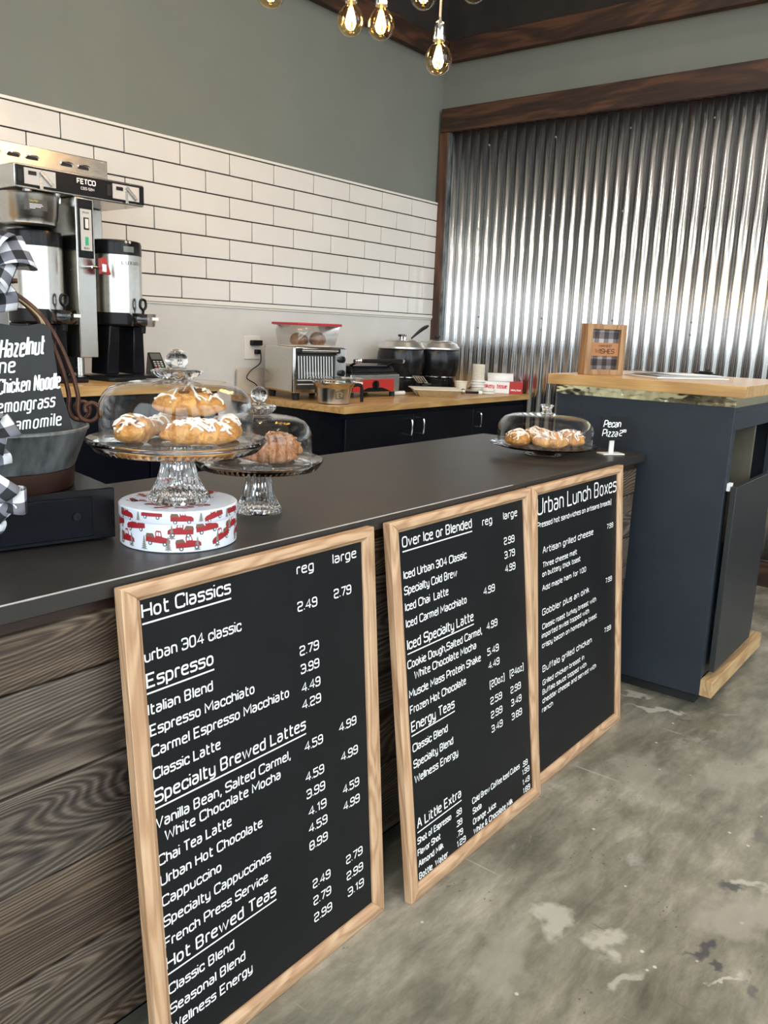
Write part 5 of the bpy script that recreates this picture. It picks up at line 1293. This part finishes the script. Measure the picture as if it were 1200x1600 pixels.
for k in range(2):
    c = l0.copy(); COL.objects.link(c); c.location = (4.565, 2.775, ZR+0.001+k*0.0168); c['group'] = 'loose cup lids by the tissue box'
    c['label'] = 'white plastic cup lid, %s of the low pair in front of the tissue box' % ('lower' if k == 0 else 'upper')
t = thing('tissue_box', 'white and red bakery tissue box at the right end of the oak counter', 'box', (4.690, 2.745, ZR+0.001), -1.02)
MB().box(-0.135, 0.045, 0, 0.085, 0, 0.072).build('white_carton', 'paper', t, bevel=0.001)
MB().box(0.0455, 0.130, -0.0005, 0.0855, 0, 0.076).build('red_end', 'red', t, bevel=0.001)
mb = MB(); text(mb, 'bakery', (-0.128,-0.0008,0.030), X_, Z_, 0.030, 0.078, .15); text(mb, 'tissue', (-0.036,-0.0008,0.030), X_, Z_, 0.030, 0.068, .15); mb.build('lettering', 'redtext', t, sharp=180)
mb = MB(); text(mb, 'bakery tissue', (0.055,-0.0012,0.018), X_, Z_, 0.013, 0.065, .14); mb.build('small_lettering', 'white', t, sharp=180)
mb = MB(); mb.add([(-0.095,0.03,0.0725),(0.070,0.03,0.0765),(0.065,0.055,0.125),(-0.10,0.05,0.125)], [(0,1,2,3)]); mb.build('pulled_tissue', 'paper', t, solid=0.0008)

# ================================================================ left end of the bar: drawer, bucket, chalk sign, bows
t = thing('cash_drawer', 'black steel cash drawer under the galvanised bucket on the bar', 'cash drawer', (0.879, 1.322, 0.9182), -0.20)
MB().box(-0.42, 0, 0.004, 0.40, 0.003, 0.098).build('case', 'satinblack', t, bevel=0.002)
MB().box(-0.416, -0.045, -0.004, 0.0035, 0.012, 0.086).build('drawer_front', 'cabinet', t, bevel=0.0015)
mb = MB(); mb.T = Matrix.Translation((-0.075,-0.0045,0.052)) @ Matrix.Rotation(PI/2,4,'X'); mb.lathe([(0,0.0003),(0.007,0.0003),(0.007,0.003),(0.003,0.003),(0.003,0.001),(0,0.001)],18); mb.build('lock', 'black', t)
for x in (-0.40, -0.02):
    for y in (0.02, 0.38): MB().cyl(0.008, 0, 0.0028, 10, (x,y,0)).build('foot', 'rubber', t)
BK = (0.735, 1.470, 1.0170)
AB = -0.465
t = thing('bucket', 'galvanised bucket with iron scroll handle on the cash drawer', 'bucket', BK, AB)
MB().lathe([(0,0),(0.128,0),(0.130,0.003),(0.132,0.036),(0,0.036)], 56).build('wooden_foot', 'brownwood', t)
MB().lathe([(0,0.0365),(0.130,0.0365),(0.133,0.040),(0.157,0.103),(0.160,0.106),(0.160,0.110),(0.157,0.1115),(0.1545,0.110),(0.1545,0.105),(0.130,0.042),(0,0.041)], 72).build('pail', 'galv', t)
def scroll(off, sx=1.0):
    r = [(-0.05,1.380),(0.010,1.374),(0.069,1.340),(0.106,1.290),(0.131,1.230),(0.143,1.180),(0.142,1.150),(0.150,1.134),(0.166,1.131),(0.178,1.142),(0.178,1.158),(0.166,1.165),(0.155,1.158),(0.156,1.148)]
    return smooth([((x*sx) if x < .14 else x-.141+.141*sx, off, z-BK[2]) for x, z in r], 6)
for off, sx in ((0.01, 1.0), (0.035, 0.90)):
    MB().tube(scroll(off, sx), 0.0042, 10).build('handle_rod', 'rust', t)
    MB().tube([(-p.x-0.0, p.y, p.z) for p in scroll(off, sx)], 0.0042, 10).build('handle_rod', 'rust', t)
mb = MB()
for k, (dx, dz) in enumerate(((0.062,-0.105),(0.075,-0.120))):
    mb.tube(smooth([(0.020,0.004,1.366-BK[2]),(0.055,-0.004,1.345-BK[2]),(0.076+dx*.1,-0.008,1.318-BK[2]),(0.088+k*0.012,-0.010,1.292-BK[2]-k*.006)], 5), 0.0015, 6)
mb.build('twine_ends', 'twine', t)
# chalk sign standing in the bucket: soft wavy outline
sg = thing('chalkboard_sign', 'wavy-edged chalkboard listing Hazelnut, Chicken Noodle and teas, standing in the bucket', 'sign', (BK[0], BK[1], BK[2]+0.042), AB)
out = smooth([(-0.120,0,0.032),(-0.06,0,0.026),(0.0,0,0.028),(0.05,0,0.034),(0.092,0,0.034),(0.122,0,0.033),(0.129,0,0.055),(0.122,0,0.09),(0.110,0,0.14),(0.104,0,0.19),(0.101,0,0.222),(0.098,0,0.240),(0.085,0,0.249),(0.05,0,0.243),(0.0,0,0.248),(-0.05,0,0.243),(-0.085,0,0.249),(-0.098,0,0.238),(-0.104,0,0.18),(-0.125,0,0.09),(-0.132,0,0.05)], 4, True)
n = len(out); mb = MB(); yS = -0.045; tilt = 0.10
vs = [(p.x, yS+tilt*p.z, p.z) for p in out]+[(p.x, yS+0.008+tilt*p.z, p.z) for p in out]
mb.add(vs, [tuple(range(n)), tuple(range(2*n-1, n-1, -1))]+[(i, n+i, n+(i+1) % n, (i+1) % n) for i in range(n)]); mb.build('slate', 'slate', sg, sharp=60)
Vt = Vector((0, tilt, 1)).normalized(); zt0 = BK[2]+0.042
mb = MB()
def hand(s, px, py, w, h, sl=.12): text(mb, s, (px, yS-0.0008+tilt*(py-zt0), py-zt0), Vector((1,0,0.13)).normalized(), Vt, h, w, .115, .34, sl, jitter=.02, rnd=.35)
hand('Hazelnut', 0.012, 1.245, 0.076, 0.034); hand('ine', 0.004, 1.217, 0.034, 0.028)
hand('Chicken', 0.006, 1.183, 0.054, 0.027); hand('Noodle', 0.065, 1.189, 0.046, 0.030); hand('Lemongrass', -0.006, 1.148, 0.106, 0.025); hand('Chamomile', 0.004, 1.116, 0.106, 0.024)
mb.build('chalk_lettering', 'white', sg, sharp=180)

def bow(name, label, loc, rz, size, seed, spin=0.0):
    """two-looped wired ribbon bow with tails, in the local x-z plane"""
    t = thing(name, label, 'bow', loc, rz); r = random.Random(seed); s = size
    def loop(a, l, wd, y0):
        """ribbon runs out along the loop's axis in front and comes back behind it, its width lying across the axis"""
        c_, s_ = math.cos(a), math.sin(a); pts = []; ac = []; w = []; n = 24
        for i in range(n+1):
            u = 2*PI*i/n; rr = l*(1-math.cos(u))/2; dp = -0.30*l*math.sin(u)
            lat = 0.16*l*math.sin(u*0.5)**2*math.sin(u*1.0+seed)
            pts.append((rr*c_-lat*s_, y0+dp, rr*s_+lat*c_)); tw = 0.5*math.sin(u*.5+seed+a)
            ac.append((-s_, 0.55*math.sin(u)+tw*.5, c_)); w.append(wd*(0.30+0.70*math.sin(u*.5)**0.8 if 0 < i < n else 0.30))
        return pts, w, ac
    for k, (a, l) in enumerate(((0.25+spin, 1.0), (2.85+spin, 0.95), (1.15+spin, 0.80), (-0.55+spin, 0.66))):
        p, w, ac = loop(a, l*s, 0.78*s, -0.05*s-0.005*k)
        MB().ribbon(p, w, ac, 26).build('loop', 'plaid', t, solid=0.0012, sharp=80)
    for k, a in enumerate((-1.35+spin, -1.9+spin)):
        p = smooth([(0,-0.05*s,0),(0.4*s*math.cos(a),-0.12*s,0.4*s*math.sin(a)),(0.75*s*math.cos(a+.2),-0.20*s,0.8*s*math.sin(a+.1)),(1.05*s*math.cos(a),-0.10*s,1.15*s*math.sin(a))], 6)
        MB().ribbon(p, 0.55*s, [(1,.3*math.sin(i*.4),.2) for i in range(len(p))], 26).build('tail', 'plaid', t, solid=0.0012, sharp=80)
    MB().ball(0.13*s, (0,-0.25*s,0), 14, 1.2).build('knot', 'black', t)
    return t
def bk(x, y, z): p = Vector((BK[0],BK[1],0)) + Matrix.Rotation(AB,3,'Z') @ Vector((x,y,0)); return (p.x, p.y, z)
bow('ribbon_bow', 'large black and white checked bow on top of the bucket handle', bk(-0.002, -0.045, 1.405), AB, 0.074, 1, .15)
bow('ribbon_bow', 'checked bow over the left edge of the chalkboard sign', bk(-0.016, -0.185, 1.132), AB, 0.048, 2, .3)
bow('ribbon_bow', 'checked bow hanging low in front of the bucket', bk(-0.012, -0.195, 1.030), AB, 0.052, 3, -.25)

# ================================================================ pendant lamps
BULBS = [(2.012,2.107,2.339),(2.322,2.042,2.331),(2.384,1.961,2.323),(2.489,1.865,2.430),(2.598,1.735,2.458),(2.487,1.790,2.215)]
BL = ['leftmost, cut off by the top edge', 'left one of the close pair', 'right of the close pair', 'half cut off above the lowest bulb', 'rightmost, cut off by the top edge', 'lowest, hanging in the corner']
p0 = None
for k, (x, y, z) in enumerate(BULBS):
    lab = 'round amber filament bulb on a chrome pendant socket, '+BL[k]
    t = thing('pendant_bulb', lab, 'pendant lamp', (x, y, z), 0.0, 'pendant filament bulbs')
    r = 0.0465
    MB().lathe([(0,-r),(r*0.45,-r*0.9),(r*0.8,-r*0.62),(r*0.98,-r*0.2),(r,r*0.1),(r*0.94,r*0.42),(r*0.78,r*0.74),(r*0.56,r*0.98),(r*0.40,r*1.16),(r*0.35,r*1.32)], 32).build('globe', 'bulb', t)
    MB().lathe([(0,r*1.28),(0.020,r*1.28),(0.021,r*1.36),(0.021,r*1.60),(0.0185,r*1.65),(0.0185,r*2.25),(0.016,r*2.45),(0.008,r*2.6),(0.006,r*2.85),(0,r*2.85)], 24).build('socket', 'chrome', t)
    MB().tube([(0,0,r*2.85),(0,0,CZ2-z-0.012)], 0.0035, 8).build('cord', 'cord', t)
    MB().cyl(0.03, CZ2-z-0.012, CZ2-z, 20).build('ceiling_cup', 'black', t)
    mb = MB()
    for q in range(5):
        a = q*2*PI/5; c_, s_ = math.cos(a), math.sin(a)
        mb.tube([(0.005*c_,0.005*s_,r*0.9),(0.017*c_,0.017*s_,-r*0.1),(0.011*c_,0.011*s_,-r*0.45)], 0.0026, 5)
    mb.build('filament', 'filament', t)
    MB().tube([(0,0,r*1.27),(0,0,r*0.7)], 0.004, 8).build('glass_stem', 'cream', t)
    ld = bpy.data.lights.new('bulb_light', 'POINT'); ld.energy = 5.0; ld.color = (1.0, 0.66, 0.32); ld.shadow_soft_size = 0.012
    lo = bpy.data.objects.new('bulb_light', ld); COL.objects.link(lo); lo.location = (x, y, z-0.004)
